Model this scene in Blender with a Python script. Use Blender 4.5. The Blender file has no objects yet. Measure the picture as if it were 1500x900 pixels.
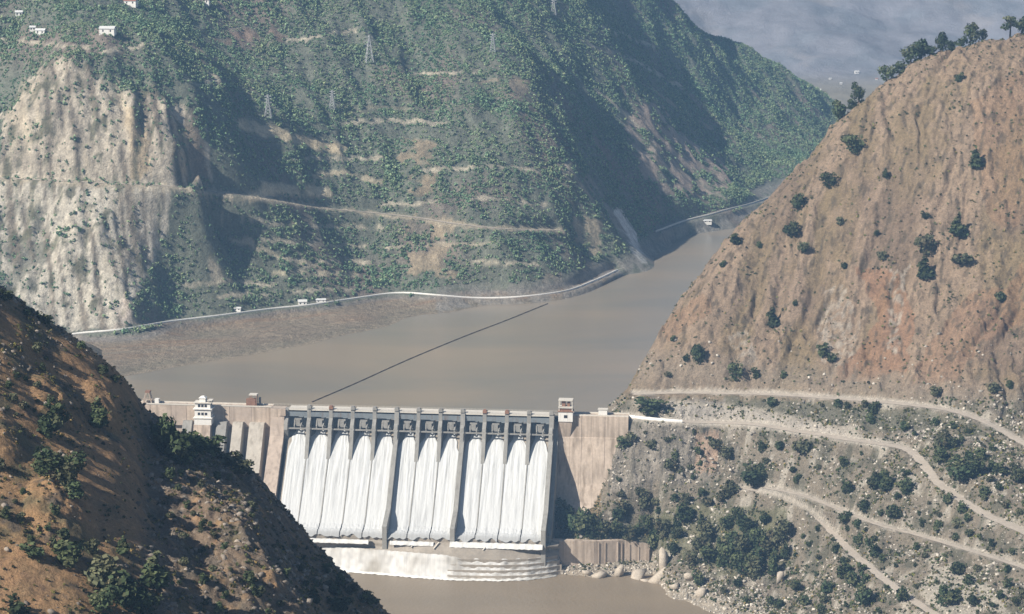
import bpy, math, random
import numpy as np
from mathutils import Vector, Matrix

# ---------------------------------------------------------------- camera, sky, sun, exposure
S = bpy.context.scene
COL = S.collection
H = 470.0            # camera height over the reservoir
F = 3500.0           # focal length in photo pixels (photo is 1500 wide)
PITCH = math.radians(11.1)
cd = bpy.data.cameras.new('camera'); cam = bpy.data.objects.new('camera', cd); COL.objects.link(cam)
cam.location = (0, 0, H); cam.rotation_euler = (math.radians(90) - PITCH, 0, 0)
cd.sensor_width = 36.0; cd.lens = 36.0 * F / 1500.0
cd.clip_start = 1.0; cd.clip_end = 60000.0
S.camera = cam

SUN = np.array([-0.66, -0.44, 0.62]); SUN = SUN / np.linalg.norm(SUN)
W = bpy.data.worlds.new('World'); S.world = W; W.use_nodes = True
nt = W.node_tree; bg = nt.nodes['Background']
sky = nt.nodes.new('ShaderNodeTexSky'); sky.sky_type = 'NISHITA'; sky.sun_disc = False
sky.sun_elevation = math.asin(SUN[2]); sky.sun_rotation = math.atan2(SUN[0], SUN[1])
sky.altitude = 900; sky.dust_density = 1.5
nt.links.new(sky.outputs[0], bg.inputs[0]); bg.inputs[1].default_value = 0.05
sl = bpy.data.lights.new('sun', 'SUN'); sl.energy = 4.9; sl.angle = math.radians(0.5); sl.color = (1.0, 0.93, 0.83)
so = bpy.data.objects.new('sun', sl); COL.objects.link(so)
so.rotation_euler = Vector(-SUN).to_track_quat('-Z', 'Y').to_euler(); so.location = (-600, -200, 900)
S.view_settings.view_transform = 'Standard'; S.view_settings.look = 'None'
S.view_settings.exposure = 0.6; S.view_settings.gamma = 1.0; S.view_settings.use_curve_mapping = False
HAZE = 0.000092
try:
    S.cycles.max_bounces = 6; S.cycles.diffuse_bounces = 2; S.cycles.glossy_bounces = 2
    S.cycles.volume_bounces = 0; S.cycles.use_denoising = True
    S.cycles.transparent_max_bounces = 4
except Exception: pass

rng = np.random.default_rng(11); random.seed(5)
FWD = np.array([0, math.cos(PITCH), -math.sin(PITCH)]); UP = np.array([0, math.sin(PITCH), math.cos(PITCH)])

# ---------------------------------------------------------------- measuring helpers (photo pixel <-> place)
def ray(px, py):
    d = FWD + (px - 750) / F * np.array([1., 0, 0]) + (450 - py) / F * UP
    return d / d[1]
def at_d(px, py, d):
    r = ray(px, py) * d; return np.array([r[0], r[1], r[2] + H])
def at_z(px, py, z):
    r = ray(px, py); t = (z - H) / r[2]; return np.array([r[0] * t, r[1] * t, z])
def project(x, y, z):
    cz = y * FWD[1] + (z - H) * FWD[2]; cu = y * UP[1] + (z - H) * UP[2]
    cz = np.where(cz < 1, 1, cz)
    return 750 + F * x / cz, 450 - F * cu / cz

# ---------------------------------------------------------------- noise
def _hash(ix, iy, seed):
    h = (ix.astype(np.int64) * 374761393 + iy.astype(np.int64) * 668265263 + seed * 1442695041) & 0xFFFFFFFF
    h = ((h ^ (h >> 13)) * 1274126177) & 0xFFFFFFFF
    return ((h ^ (h >> 16)) & 0xFFFF) / 65535.0
def perlin(x, y, seed=0):
    x0 = np.floor(x); y0 = np.floor(y); fx = x - x0; fy = y - y0
    u = fx * fx * fx * (fx * (fx * 6 - 15) + 10); v = fy * fy * fy * (fy * (fy * 6 - 15) + 10)
    def g(i, j):
        a = _hash(x0 + i, y0 + j, seed) * 6.2831853
        return np.cos(a) * (fx - i) + np.sin(a) * (fy - j)
    a = g(0, 0); b = g(1, 0); c = g(0, 1); d = g(1, 1)
    return (a + (b - a) * u + (c - a) * v + (a - b - c + d) * u * v) * 1.5
def fbm(x, y, seed=0, n=4, gain=.5):
    r = 0; a = 1.0; t = 0
    for k in range(n):
        r = r + a * perlin(x, y, seed + k * 17); t += a; x = x * 2.03; y = y * 2.03; a *= gain
    return r / t
def ridged(x, y, seed=0, n=4, gain=.5):
    r = 0; a = 1.0; t = 0
    for k in range(n):
        r = r + a * (1 - 2 * np.abs(perlin(x, y, seed + k * 17))); t += a; x = x * 2.1; y = y * 2.1; a *= gain
    return r / t
def sstep(a, b, x):
    t = np.clip((x - a) / (b - a), 0, 1); return t * t * (3 - 2 * t)

# ---------------------------------------------------------------- mesh helpers
def link(o, parent=None):
    COL.objects.link(o)
    if parent is not None: o.parent = parent
    return o
def mesh_np(name, V, Fc, mat=None, col=None, smooth=False, parent=None, mats=None):
    V = np.asarray(V, np.float32); Fc = np.asarray(Fc, np.int32)
    me = bpy.data.meshes.new(name); n, k = Fc.shape
    me.vertices.add(len(V)); me.vertices.foreach_set('co', V.ravel())
    me.loops.add(n * k); me.loops.foreach_set('vertex_index', Fc.ravel())
    me.polygons.add(n); me.polygons.foreach_set('loop_start', np.arange(0, n * k, k, dtype=np.int32))
    try: me.polygons.foreach_set('loop_total', np.full(n, k, np.int32))
    except Exception: pass
    if smooth: me.polygons.foreach_set('use_smooth', np.ones(n, bool))
    me.update(calc_edges=True)
    if col is not None:
        ca = me.attributes.new('Col', 'FLOAT_COLOR', 'POINT')
        c4 = np.ones((len(V), 4), np.float32); c4[:, :3] = col; ca.data.foreach_set('color', c4.ravel())
    if mat is not None: me.materials.append(mat)
    return link(bpy.data.objects.new(name, me), parent)
class MB:
    """collects boxes, prisms, bars, tubes and lofts; build() links them as ONE mesh object"""
    def __init__(s): s.v = []; s.f = []
    def add(s, V, Fc):
        o = len(s.v); s.v += [tuple(map(float, p)) for p in V]; s.f += [tuple(i + o for i in q) for q in Fc]
    def box(s, x0, x1, y0, y1, z0, z1):
        s.add([(x0, y0, z0), (x1, y0, z0), (x1, y1, z0), (x0, y1, z0), (x0, y0, z1), (x1, y0, z1), (x1, y1, z1), (x0, y1, z1)],
              [(0, 3, 2, 1), (4, 5, 6, 7), (0, 1, 5, 4), (1, 2, 6, 5), (2, 3, 7, 6), (3, 0, 4, 7)])
    def taper(s, x0, x1, y0, y1, z0, z1, k):
        cx, cy = (x0 + x1) / 2, (y0 + y1) / 2; q = lambda a, c: c + (a - c) * k
        s.add([(x0, y0, z0), (x1, y0, z0), (x1, y1, z0), (x0, y1, z0), (q(x0, cx), q(y0, cy), z1), (q(x1, cx), q(y0, cy), z1), (q(x1, cx), q(y1, cy), z1), (q(x0, cx), q(y1, cy), z1)],
              [(0, 3, 2, 1), (4, 5, 6, 7), (0, 1, 5, 4), (1, 2, 6, 5), (2, 3, 7, 6), (3, 0, 4, 7)])
    def prism(s, poly, x0, x1):          # poly in (y,z), extruded along x
        n = len(poly)
        s.add([(x0, a, b) for a, b in poly] + [(x1, a, b) for a, b in poly],
              [tuple(range(n)), tuple(range(2 * n - 1, n - 1, -1))] + [(i, i + n, (i + 1) % n + n, (i + 1) % n) for i in range(n)])
    def prism_z(s, poly, z0, z1):
        n = len(poly)
        s.add([(a, b, z0) for a, b in poly] + [(a, b, z1) for a, b in poly],
              [tuple(range(n - 1, -1, -1)), tuple(range(n, 2 * n))] + [(i, (i + 1) % n, (i + 1) % n + n, i + n) for i in range(n)])
    def bar(s, a, b, w, w2=None):
        a = np.array(a, float); b = np.array(b, float); w2 = w if w2 is None else w2
        t = b - a; t = t / (np.linalg.norm(t) + 1e-9); r = np.cross(t, [0, 0, 1.]);
        if np.linalg.norm(r) < 1e-3: r = np.array([1., 0, 0])
        r = r / np.linalg.norm(r); u = np.cross(r, t)
        V = [a + (r * i + u * j) * w / 2 for i, j in ((-1, -1), (1, -1), (1, 1), (-1, 1))] + [b + (r * i + u * j) * w2 / 2 for i, j in ((-1, -1), (1, -1), (1, 1), (-1, 1))]
        s.add(V, [(0, 3, 2, 1), (4, 5, 6, 7), (0, 1, 5, 4), (1, 2, 6, 5), (2, 3, 7, 6), (3, 0, 4, 7)])
    def tube(s, pts, rad, n=6):
        pts = [np.array(p, float) for p in pts]; V = []; Fc = []
        for i, p in enumerate(pts):
            t = pts[min(i + 1, len(pts) - 1)] - pts[max(i - 1, 0)]; t = t / (np.linalg.norm(t) + 1e-9)
            r = np.cross(t, [0.3, 0.1, 1.]); r /= np.linalg.norm(r); u = np.cross(r, t)
            rr = rad[i] if hasattr(rad, '__len__') else rad
            V += [p + rr * (r * math.cos(a) + u * math.sin(a)) for a in np.arange(n) * 2 * math.pi / n]
        for i in range(len(pts) - 1):
            Fc += [(i * n + j, i * n + (j + 1) % n, (i + 1) * n + (j + 1) % n, (i + 1) * n + j) for j in range(n)]
        Fc += [tuple(range(n - 1, -1, -1)), tuple(range((len(pts) - 1) * n, len(pts) * n))]
        s.add(V, Fc)
    def build(s, name, mat=None, parent=None, bevel=0):
        me = bpy.data.meshes.new(name); me.from_pydata(s.v, [], s.f); me.validate(); me.update()
        if mat: me.materials.append(mat)
        o = link(bpy.data.objects.new(name, me), parent)
        return o
def tag(o, label=None, cat=None, group=None, kind=None):
    if label: o['label'] = label
    if cat: o['category'] = cat
    if group: o['group'] = group
    if kind: o['kind'] = kind
    return o
def empty(name, loc=(0, 0, 0), rz=0):
    o = bpy.data.objects.new(name, None); o.location = loc; o.rotation_euler = (0, 0, rz); return link(o)
def copy_tree(o, parent=None):
    c = o.copy(); link(c, parent)
    for ch in list(o.children): copy_tree(ch, c)
    return c

# ---------------------------------------------------------------- materials
def mat_new(name):
    m = bpy.data.materials.new(name); m.use_nodes = True
    return m, m.node_tree.nodes, m.node_tree.links, m.node_tree.nodes['Principled BSDF']
def mat_surface(name, base=None, rough=.9, scales=((.6, .35), (.12, .3)), bump=(0, 1), spec=.2, stain=None, stretch=None, use_col=True, metal=0):
    """base colour (or the Col attribute) varied by noise at several scales in metres; optional streak stains"""
    m, N, L, B = mat_new(name)
    B.inputs['Roughness'].default_value = rough; B.inputs['Metallic'].default_value = metal
    B.inputs['Specular IOR Level'].default_value = spec
    tc = N.new('ShaderNodeTexCoord')
    if base is None:
        at = N.new('ShaderNodeAttribute'); at.attribute_name = 'Col'; cur = at.outputs['Color']
    else:
        rgb = N.new('ShaderNodeRGB'); rgb.outputs[0].default_value = (*base, 1); cur = rgb.outputs[0]
    co = tc.outputs['Object']
    for i, (freq, amp) in enumerate(scales):
        nz = N.new('ShaderNodeTexNoise'); nz.inputs['Scale'].default_value = freq; nz.inputs['Detail'].default_value = 4; nz.inputs['Roughness'].default_value = .6
        if stretch is not None:
            mp = N.new('ShaderNodeMapping'); mp.inputs['Scale'].default_value = stretch; L.new(co, mp.inputs[0]); L.new(mp.outputs[0], nz.inputs['Vector'])
        else: L.new(co, nz.inputs['Vector'])
        mr = N.new('ShaderNodeMapRange'); mr.inputs['From Min'].default_value = .25; mr.inputs['From Max'].default_value = .75
        mr.inputs['To Min'].default_value = 1 - amp; mr.inputs['To Max'].default_value = 1 + amp; L.new(nz.outputs['Fac'], mr.inputs['Value'])
        vm = N.new('ShaderNodeVectorMath'); vm.operation = 'SCALE'; L.new(cur, vm.inputs[0]); L.new(mr.outputs[0], vm.inputs['Scale']); cur = vm.outputs[0]
    if stain is not None:
        scol, sc, lo, hi = stain
        nz = N.new('ShaderNodeTexNoise'); nz.inputs['Scale'].default_value = 1; nz.inputs['Detail'].default_value = 5
        mp = N.new('ShaderNodeMapping'); mp.inputs['Scale'].default_value = sc; L.new(co, mp.inputs[0]); L.new(mp.outputs[0], nz.inputs['Vector'])
        mr = N.new('ShaderNodeMapRange'); mr.inputs['From Min'].default_value = lo; mr.inputs['From Max'].default_value = hi; L.new(nz.outputs['Fac'], mr.inputs['Value'])
        mx = N.new('ShaderNodeMix'); mx.data_type = 'RGBA'; L.new(mr.outputs[0], mx.inputs[0]); L.new(cur, mx.inputs[6]); mx.inputs[7].default_value = (*scol, 1); cur = mx.outputs[2]
    L.new(cur, B.inputs['Base Color'])
    if bump[0] > 0:
        nz = N.new('ShaderNodeTexNoise'); nz.inputs['Scale'].default_value = bump[1]; nz.inputs['Detail'].default_value = 9; nz.inputs['Roughness'].default_value = .72; L.new(co, nz.inputs['Vector'])
        bp = N.new('ShaderNodeBump'); bp.inputs['Distance'].default_value = bump[0]; bp.inputs['Strength'].default_value = 1; L.new(nz.outputs['Fac'], bp.inputs['Height']); L.new(bp.outputs[0], B.inputs['Normal'])
    return m
def mat_leaf(name):
    m, N, L, B = mat_new(name)
    at = N.new('ShaderNodeAttribute'); at.attribute_name = 'Col'
    oi = N.new('ShaderNodeObjectInfo'); hs = N.new('ShaderNodeHueSaturation')
    mr = N.new('ShaderNodeMapRange'); mr.inputs['To Min'].default_value = .65; mr.inputs['To Max'].default_value = 1.35; L.new(oi.outputs['Random'], mr.inputs['Value'])
    L.new(mr.outputs[0], hs.inputs['Value']); L.new(at.outputs['Color'], hs.inputs['Color'])
    L.new(hs.outputs[0], B.inputs['Base Color']); B.inputs['Roughness'].default_value = .75; B.inputs['Specular IOR Level'].default_value = .15
    return m

# ---------------------------------------------------------------- terrain tools
def tps_fit(P, lam=0.02):
    P = np.asarray(P, float); n = len(P); xy = P[:, :2] / 100.0
    d = np.linalg.norm(xy[:, None] - xy[None], axis=2)
    K = np.where(d > 0, d * d * np.log(d + 1e-12), 0) + np.eye(n) * lam
    A = np.zeros((n + 3, n + 3)); A[:n, :n] = K; A[:n, n] = 1; A[:n, n + 1:] = xy; A[n:, :n] = A[:n, n:].T
    return xy, np.linalg.solve(A, np.concatenate([P[:, 2], np.zeros(3)]))
def tps_eval(fit, x, y):
    xy, c = fit; n = len(xy); X = x.ravel() / 100; Y = y.ravel() / 100; out = np.empty(len(X))
    for s in range(0, len(X), 40000):
        a = X[s:s + 40000, None] - xy[:, 0]; b = Y[s:s + 40000, None] - xy[:, 1]; r2 = a * a + b * b
        out[s:s + 40000] = (0.5 * r2 * np.log(r2 + 1e-12)) @ c[:n] + c[n] + c[n + 1] * X[s:s + 40000] + c[n + 2] * Y[s:s + 40000]
    return out.reshape(x.shape)
class HF:
    def __init__(s, x0, x1, y0, y1, st):
        s.x = np.arange(x0, x1 + .01, st); s.y = np.arange(y0, y1 + .01, st); s.st = st
        s.X, s.Y = np.meshgrid(s.x, s.y); s.Z = None
    def h(s, x, y):
        x = np.asarray(x, float); y = np.asarray(y, float)
        i = np.clip((x - s.x[0]) / s.st, 0, len(s.x) - 1.001); j = np.clip((y - s.y[0]) / s.st, 0, len(s.y) - 1.001)
        a = i.astype(int); b = j.astype(int); fx = i - a; fy = j - b; Z = s.Z
        return Z[b, a] * (1 - fx) * (1 - fy) + Z[b, a + 1] * fx * (1 - fy) + Z[b + 1, a] * (1 - fx) * fy + Z[b + 1, a + 1] * fx * fy
    def hit(s, px, py):
        r = ray(px, py); t = np.arange(s.y[0], s.y[-1], s.st * .5)
        x = r[0] * t; z = H + r[2] * t; ok = (x > s.x[0]) & (x < s.x[-1]); g = z - s.h(x, t); g = np.where(ok, g, 1e9)
        k = np.nonzero(g < 0)[0]; k = k[0] if len(k) else int(np.argmin(np.abs(g)))
        return np.array([x[k], t[k], float(s.h(x[k], t[k]))])
    def carve(s, line, hw, bl):
        """cut a level bench along a line of world points"""
        P = dense(line, s.st); lo = P.min(0) - hw - bl; hi = P.max(0) + hw + bl
        I = np.nonzero((s.x > lo[0]) & (s.x < hi[0]))[0]; J = np.nonzero((s.y > lo[1]) & (s.y < hi[1]))[0]
        if not len(I) or not len(J): return
        sl_ = np.s_[J[0]:J[-1] + 1, I[0]:I[-1] + 1]; X = s.X[sl_].ravel(); Y = s.Y[sl_].ravel()
        D = np.full(len(X), 1e9); Zr = np.zeros(len(X))
        for p in P:
            d = (X - p[0]) ** 2 + (Y - p[1]) ** 2; m = d < D; D[m] = d[m]; Zr[m] = p[2]
        D = np.sqrt(D); w = 1 - sstep(hw, hw + bl, D); Z = s.Z[sl_]
        s.Z[sl_] = (Z.ravel() * (1 - w) + (Zr - .12) * w).reshape(Z.shape)
    def build(s, name, col, mat):
        ny, nx = s.X.shape; V = np.stack([s.X.ravel(), s.Y.ravel(), s.Z.ravel()], 1)
        i = np.arange(nx - 1)[None, :] + np.arange(ny - 1)[:, None] * nx; i = i.ravel()
        return mesh_np(name, V, np.stack([i, i + 1, i + nx + 1, i + nx], 1), mat, col.reshape(-1, 3), smooth=True)
def dense(line, st):
    line = np.asarray(line, float); out = []
    for a, b in zip(line[:-1], line[1:]):
        n = max(2, int(np.linalg.norm(b - a) / st)); out += [a + (b - a) * k / n for k in range(n)]
    return np.array(out + [line[-1]])
def smooth_line(line, n=8):
    P = np.asarray(line, float); P = np.vstack([2 * P[0] - P[1], P, 2 * P[-1] - P[-2]]); out = []
    for i in range(1, len(P) - 2):
        for t in np.arange(n) / n:
            a, b, c, d = P[i - 1:i + 3]
            out.append(.5 * (2 * b + (c - a) * t + (2 * a - 5 * b + 4 * c - d) * t * t + (3 * b - a - 3 * c + d) * t ** 3))
    return np.array(out + [P[-2]])
def in_poly(px, py, poly):
    r = np.zeros(px.shape, bool); n = len(poly)
    for i in range(n):
        x1, y1 = poly[i]; x2, y2 = poly[(i + 1) % n]
        if y1 == y2: continue
        c = ((y1 > py) != (y2 > py)) & (px < (x2 - x1) * (py - y1) / (y2 - y1) + x1); r ^= c
    return r
def near_line(px, py, line):
    D = np.full(px.shape, 1e9)
    for (x1, y1), (x2, y2) in zip(line[:-1], line[1:]):
        dx, dy = x2 - x1, y2 - y1; t = np.clip(((px - x1) * dx + (py - y1) * dy) / (dx * dx + dy * dy + 1e-9), 0, 1)
        D = np.minimum(D, np.hypot(px - x1 - t * dx, py - y1 - t * dy))
    return D
def mixc(C, c, m):
    return C + (np.asarray(c, float) - C) * m[..., None]
def ribbon(name, line, width, mat, lift=.15):
    P = dense(line, 4.0); V = []
    for i, p in enumerate(P):
        t = P[min(i + 1, len(P) - 1)] - P[max(i - 1, 0)]; t[2] = 0; t /= np.linalg.norm(t) + 1e-9; r = np.array([t[1], -t[0], 0])
        w = width / 2 * (1 + .12 * math.sin(i * 1.7))
        for k in (-1, -.33, .33, 1): V.append(p + r * k * w + np.array([0, 0, lift - (.06 if abs(k) == 1 else 0)]))
    Fc = [(4 * i + j, 4 * i + j + 1, 4 * i + j + 5, 4 * i + j + 4) for i in range(len(P) - 1) for j in range(3)]
    return mesh_np(name, V, Fc, mat, smooth=True)
# ================================================================ TERRAIN
ZD = -112.0          # level of the river below the dam
M_soil = mat_surface('dry_hillside', scales=((.05, .12), (.35, .28), (1.1, .35)), bump=(3.2, .22))
M_near = mat_surface('dry_grass_slope', scales=((.12, .15), (.8, .3), (3.0, .35)), bump=(1.1, .7))
M_far = mat_surface('far_slope', scales=((.03, .15), (.16, .3), (.5, .3)), bump=(4.2, .13))
M_mtn = mat_surface('hazy_mountain', scales=((.006, .12), (.03, .15)), bump=(6, .02))
M_road = mat_surface('gravel_road', base=(.46, .40, .33), scales=((.1, .12), (.6, .15)), bump=(.05, 2))
M_asph = mat_surface('shore_road', base=(.42, .41, .39), scales=((.05, .15), (.5, .1)))

def terrain(box, step, pts, world, lam):
    hf = HF(*box, step); P = [at_d(*p) for p in pts] + [np.array(w, float) for w in world]
    hf.Z = tps_eval(tps_fit(P, lam), hf.X, hf.Y)
    return hf

# ---- foreground hill (left)
A_pts = [(-60, 375, 800), (0, 420, 800), (60, 465, 800), (120, 502, 805), (178, 549, 808), (200, 582, 810), (227, 604, 812), (267, 629, 815),
         (320, 655, 835), (378, 695, 848), (418, 744, 850), (450, 783, 846), (471, 807, 838), (502, 838, 826), (535, 868, 816), (569, 897, 808), (620, 945, 800),
         (200, 640, 778), (212, 700, 752), (225, 780, 722), (250, 880, 692),
         (0, 520, 762), (0, 620, 725), (0, 750, 685), (0, 900, 645), (100, 560, 778), (100, 650, 737), (100, 750, 700), (100, 880, 660), (-100, 600, 720), (-100, 900, 630),
         (160, 600, 785), (270, 690, 770), (280, 760, 746), (290, 850, 712), (345, 735, 766), (385, 795, 752), (430, 860, 736), (350, 850, 720), (400, 900, 716), (470, 905, 735),
         (395, 745, 815), (430, 800, 808), (455, 830, 800), (490, 860, 796), (520, 890, 790), (480, 905, 765)]
A_w = [(-185, 930, 235), (-185, 1100, 140), (-80, 950, 150), (-80, 1100, 50), (-130, 940, 200), (0, 800, 165), (-20, 900, 120), (0, 1000, 40), (60, 800, 90), (60, 650, 80), (60, 950, 40),
       (-20, 600, 130), (-60, 600, 190), (-110, 600, 240), (-150, 600, 262), (-150, 520, 240), (-60, 520, 165), (40, 520, 70), (-230, 700, 300), (-230, 900, 290), (-230, 1100, 190), (-230, 540, 260)]
hA = HF(-230, 60, 530, 1090, .55); hA.Z = tps_eval(tps_fit([at_d(*p) for p in A_pts] + [np.array(w, float) for w in A_w], .01), hA.X, hA.Y)
SILA = [(-60, 375), (0, 420), (60, 465), (120, 502), (178, 549), (204, 586), (227, 612), (267, 636), (320, 662), (378, 697), (418, 746), (450, 784), (471, 807), (502, 838), (535, 868), (569, 897), (620, 945)]
X, Y = hA.X, hA.Y; pxA, pyA = project(X, Y, hA.Z)
rockyA = sstep(195, 250, pxA + 18 * fbm(X / 9, Y / 9, 3))                     # right flank: broken rock and scrub
hA.Z += fbm(X / 45, Y / 45, 1, 3) * 2.2 + fbm(X / 9, Y / 9, 5, 4) * (.9 + 1.2 * rockyA) + fbm(X / 2.6, Y / 2.6, 7, 2) * (.25 + .5 * rockyA)
hA.Z += rockyA * (ridged(X / 13 + Y / 60, Y / 20, 9, 4) - .35) * 3.4
for (bx, by, rr, hh) in ((-137, 700, 11, 5), (-150, 770, 9, 4), (-138, 790, 8, 3.5), (-118, 790, 6, 2.0), (-160, 720, 10, 3)):   # outcrops that throw the long shadows
    q = np.hypot(X - bx, (Y - by) * .6) / rr; hA.Z += hh * np.clip(1 - q * q, 0, 1) * (1 + .4 * fbm(X / 3, Y / 3, 21))
for _ in range(3):           # keep the skyline where the hill stands in the photo; its roughness stays
    pa, pb = project(X, Y, hA.Z); b_ = np.arange(-60, 640, 5.0); k = np.clip(((pa + 60) / 5).astype(int), 0, len(b_) - 1); top = np.full(len(b_), 1e9); np.minimum.at(top, k.ravel(), pb.ravel())
    df = np.where(top < 2000, np.interp(b_, [q[0] for q in SILA], [q[1] for q in SILA]) - top, 0); df = np.convolve(np.pad(df, 4, mode='edge'), np.ones(9) / 9, 'valid')
    hA.Z -= np.interp(pa, b_, df) * Y / F * sstep(690, 760, Y)
# ---- slope that carries the left end of the dam, behind the foreground hill
hL = HF(-760, -190, 1085, 2160, 6.0)
hL.Z = tps_eval(tps_fit([np.array(p, float) for p in [(-330, 1975, 0), (-330, 1920, -15), (-300, 1900, -40), (-260, 1880, -75), (-230, 1860, -110), (-200, 1840, -125), (-200, 1990, -40), (-280, 2000, -20), (-350, 2080, -5), (-400, 1980, 45), (-400, 1850, 40),
        (-480, 1980, 90), (-480, 1700, 110), (-700, 1700, 260), (-700, 2150, 200), (-450, 2150, 40), (-300, 2150, -20), (-330, 1600, 5), (-300, 1300, 40), (-250, 1700, -80), (-200, 1650, -125), (-200, 1450, -90), (-230, 1085, 160), (-400, 1085, 260), (-760, 1085, 400), (-190, 1200, 40)]], .05), hL.X, hL.Y)
hL.Z += fbm(hL.X / 60, hL.Y / 60, 4, 4) * 7

# ---- right hill, from the ridge down over the roads to the river
B_pts = [(915, 575, 1962), (940, 545, 1975), (975, 480, 1995), (1000, 450, 2008), (1050, 385, 2035), (1100, 330, 2060), (1160, 265, 2090), (1200, 220, 2110), (1230, 182, 2120), (1275, 142, 2150), (1320, 112, 2180), (1400, 84, 2205), (1500, 63, 2230), (1620, 50, 2250),
         (930, 577, 1950), (1060, 577, 1925), (1200, 583, 1890), (1330, 592, 1850), (1400, 602, 1825), (1450, 620, 1800), (1500, 648, 1770),
         (985, 590, 1935), (1100, 602, 1905), (1200, 622, 1865), (1300, 645, 1820), (905, 609, 1916), (990, 618, 1905), (1100, 621, 1885), (1200, 638, 1845), (1290, 652, 1808),
         (1340, 665, 1789), (1370, 705, 1741), (1420, 740, 1700), (1500, 780, 1655), (940, 690, 1893), (1000, 690, 1885), (1055, 690, 1880), (905, 740, 1890), (915, 660, 1905), (870, 745, 1884),
         (1090, 715, 1850), (1180, 745, 1805), (1240, 800, 1730), (1370, 900, 1610), (1250, 760, 1765), (1340, 785, 1715), (1500, 832, 1620),
         (850, 785, 1872), (900, 790, 1868), (1000, 790, 1848), (1100, 800, 1810), (1150, 880, 1750), (1200, 850, 1750), (1250, 700, 1800), (1450, 700, 1720)]
B_pts += [(1150, 400, 2010), (1300, 400, 1975), (1450, 400, 1945), (1100, 480, 1975), (1250, 500, 1935), (1400, 500, 1890)]
B_w = [(-30, 1850, -125), (0, 1760, -125), (60, 1700, -124), (150, 1560, -122), (250, 1450, -105), (420, 1450, -70), (560, 1600, 10), (640, 1750, 90), (40, 1903, -85), (62, 1906, -82), (20, 1900, -100), (60, 1990, -30), (90, 2000, -25),
       (90, 2080, -35), (140, 2180, -30), (200, 2260, -35), (290, 2400, -20), (420, 2450, 60), (640, 2450, 180), (640, 2150, 280)]
B_w += [tuple(at_z(*p)) for p in [(852, 842, ZD), (900, 858, ZD), (960, 872, ZD), (1010, 880, ZD), (1040, 897, ZD)]]
B_w += [tuple(at_z(p[0], p[1], ZD + 12)) for p in [(1010, 845), (1080, 862)]]
hB = HF(-20, 640, 1440, 2460, 1.2); hB.Z = tps_eval(tps_fit([at_d(*p) for p in B_pts] + [np.array(w, float) for w in B_w], .02), hB.X, hB.Y)
X, Y = hB.X, hB.Y; pxB, pyB = project(X, Y, hB.Z)
upB = sstep(4, 30, hB.Z)                                                     # the bare upper hill
u = X * .84 - Y * .54; v = X * .54 + Y * .84; uu = u + .22 * v
wp = fbm(X / 60, Y / 60, 31, 3)
gul = ridged((uu + 25 * wp) / 62, v / 420, 8, 3)
hB.Z += upB * ((gul - .2) * 4.2 - 5.0 * np.clip(1 - 5 * np.abs(perlin((uu + 18 * wp) / 38, v / 260, 13)), 0, 1) * sstep(-.3, .2, fbm(X / 50, Y / 50, 16)) + 2.6 * sstep(.08, .2, fbm(uu / 13, v / 26, 17, 3)) * sstep(-.25, .25, fbm(X / 45, Y / 45, 25)) + (ridged((uu + 10 * wp) / 21, v / 110, 12, 3) - .2) * 2.6 + fbm(X / 14, Y / 14, 14, 3) * 2.0 + fbm(X / 5, Y / 5, 15, 2) * 1.1)
lowB = (1 - upB) * sstep(ZD - 4, ZD + 10, hB.Z)
hB.Z += lowB * ((ridged(X / 34, Y / 34, 18, 4) - .3) * 5.0 + fbm(X / 9, Y / 9, 19, 3) * 2.0 + fbm(X / 4, Y / 4, 20, 2) * .7)
rockf = in_poly(pxB + 8 * wp, pyB, [(895, 622), (1085, 628), (1085, 690), (1000, 712), (890, 735)]) * 1.0
hB.Z += rockf * ((ridged(X / 11, Y / 22, 22, 4) - .3) * 6.5 + 2.0 * np.sin(6.283 * (hB.Z / 9 + fbm(X / 25, Y / 25, 29, 3))) + fbm(X / 5, Y / 5, 23, 2) * 1.2)
# river bench in front of the retaining wall
WALL = [at_d(785, 812, 1856), at_d(870, 812, 1858), at_d(915, 812, 1866), at_d(952, 815, 1868)]
wy = np.interp(X, [w[0] for w in WALL], [w[1] for w in WALL]); inx = sstep(WALL[0][0] - 14, WALL[0][0] - 8, X) * (1 - sstep(WALL[-1][0] + 1, WALL[-1][0] + 12, X))
fr = inx * (1 - sstep(1.0, 3.0, Y - wy)); low_ = ZD + 5.0 - (wy - Y) * .26 + fbm(X / 5, Y / 5, 24, 2) * .9
hB.Z = hB.Z * (1 - fr) + np.minimum(hB.Z, low_) * fr
bh = inx * sstep(1.0, 3.0, Y - wy) * (1 - sstep(12, 24, Y - wy)); hB.Z = hB.Z * (1 - bh) + np.minimum(hB.Z, -89.5 + .2 * (Y - wy)) * bh
lg = (lowB * sstep(-.2, .15, fbm(X / 40, Y / 40, 26)) + .8 * upB * sstep(520, 570, pyB + .1 * (1200 - pxB)) * sstep(-.1, .2, fbm(X / 30, Y / 30, 28)))
hB.Z += lg * np.sin(6.283 * (hB.Z / 7.5 + 1.6 * fbm(X / 30, Y / 30, 27, 3))) * 1.0
# the dark cleft and its pale rock face
cl = near_line(pxB, pyB, [(1213, 440), (1204, 462), (1200, 480), (1183, 487)]); hB.Z -= 7 * (1 - sstep(2, 9, cl))
cl = near_line(pxB, pyB, [(1492, 450), (1470, 490), (1440, 515), (1415, 520)]); hB.Z -= 4 * (1 - sstep(1, 6, cl))

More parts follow.
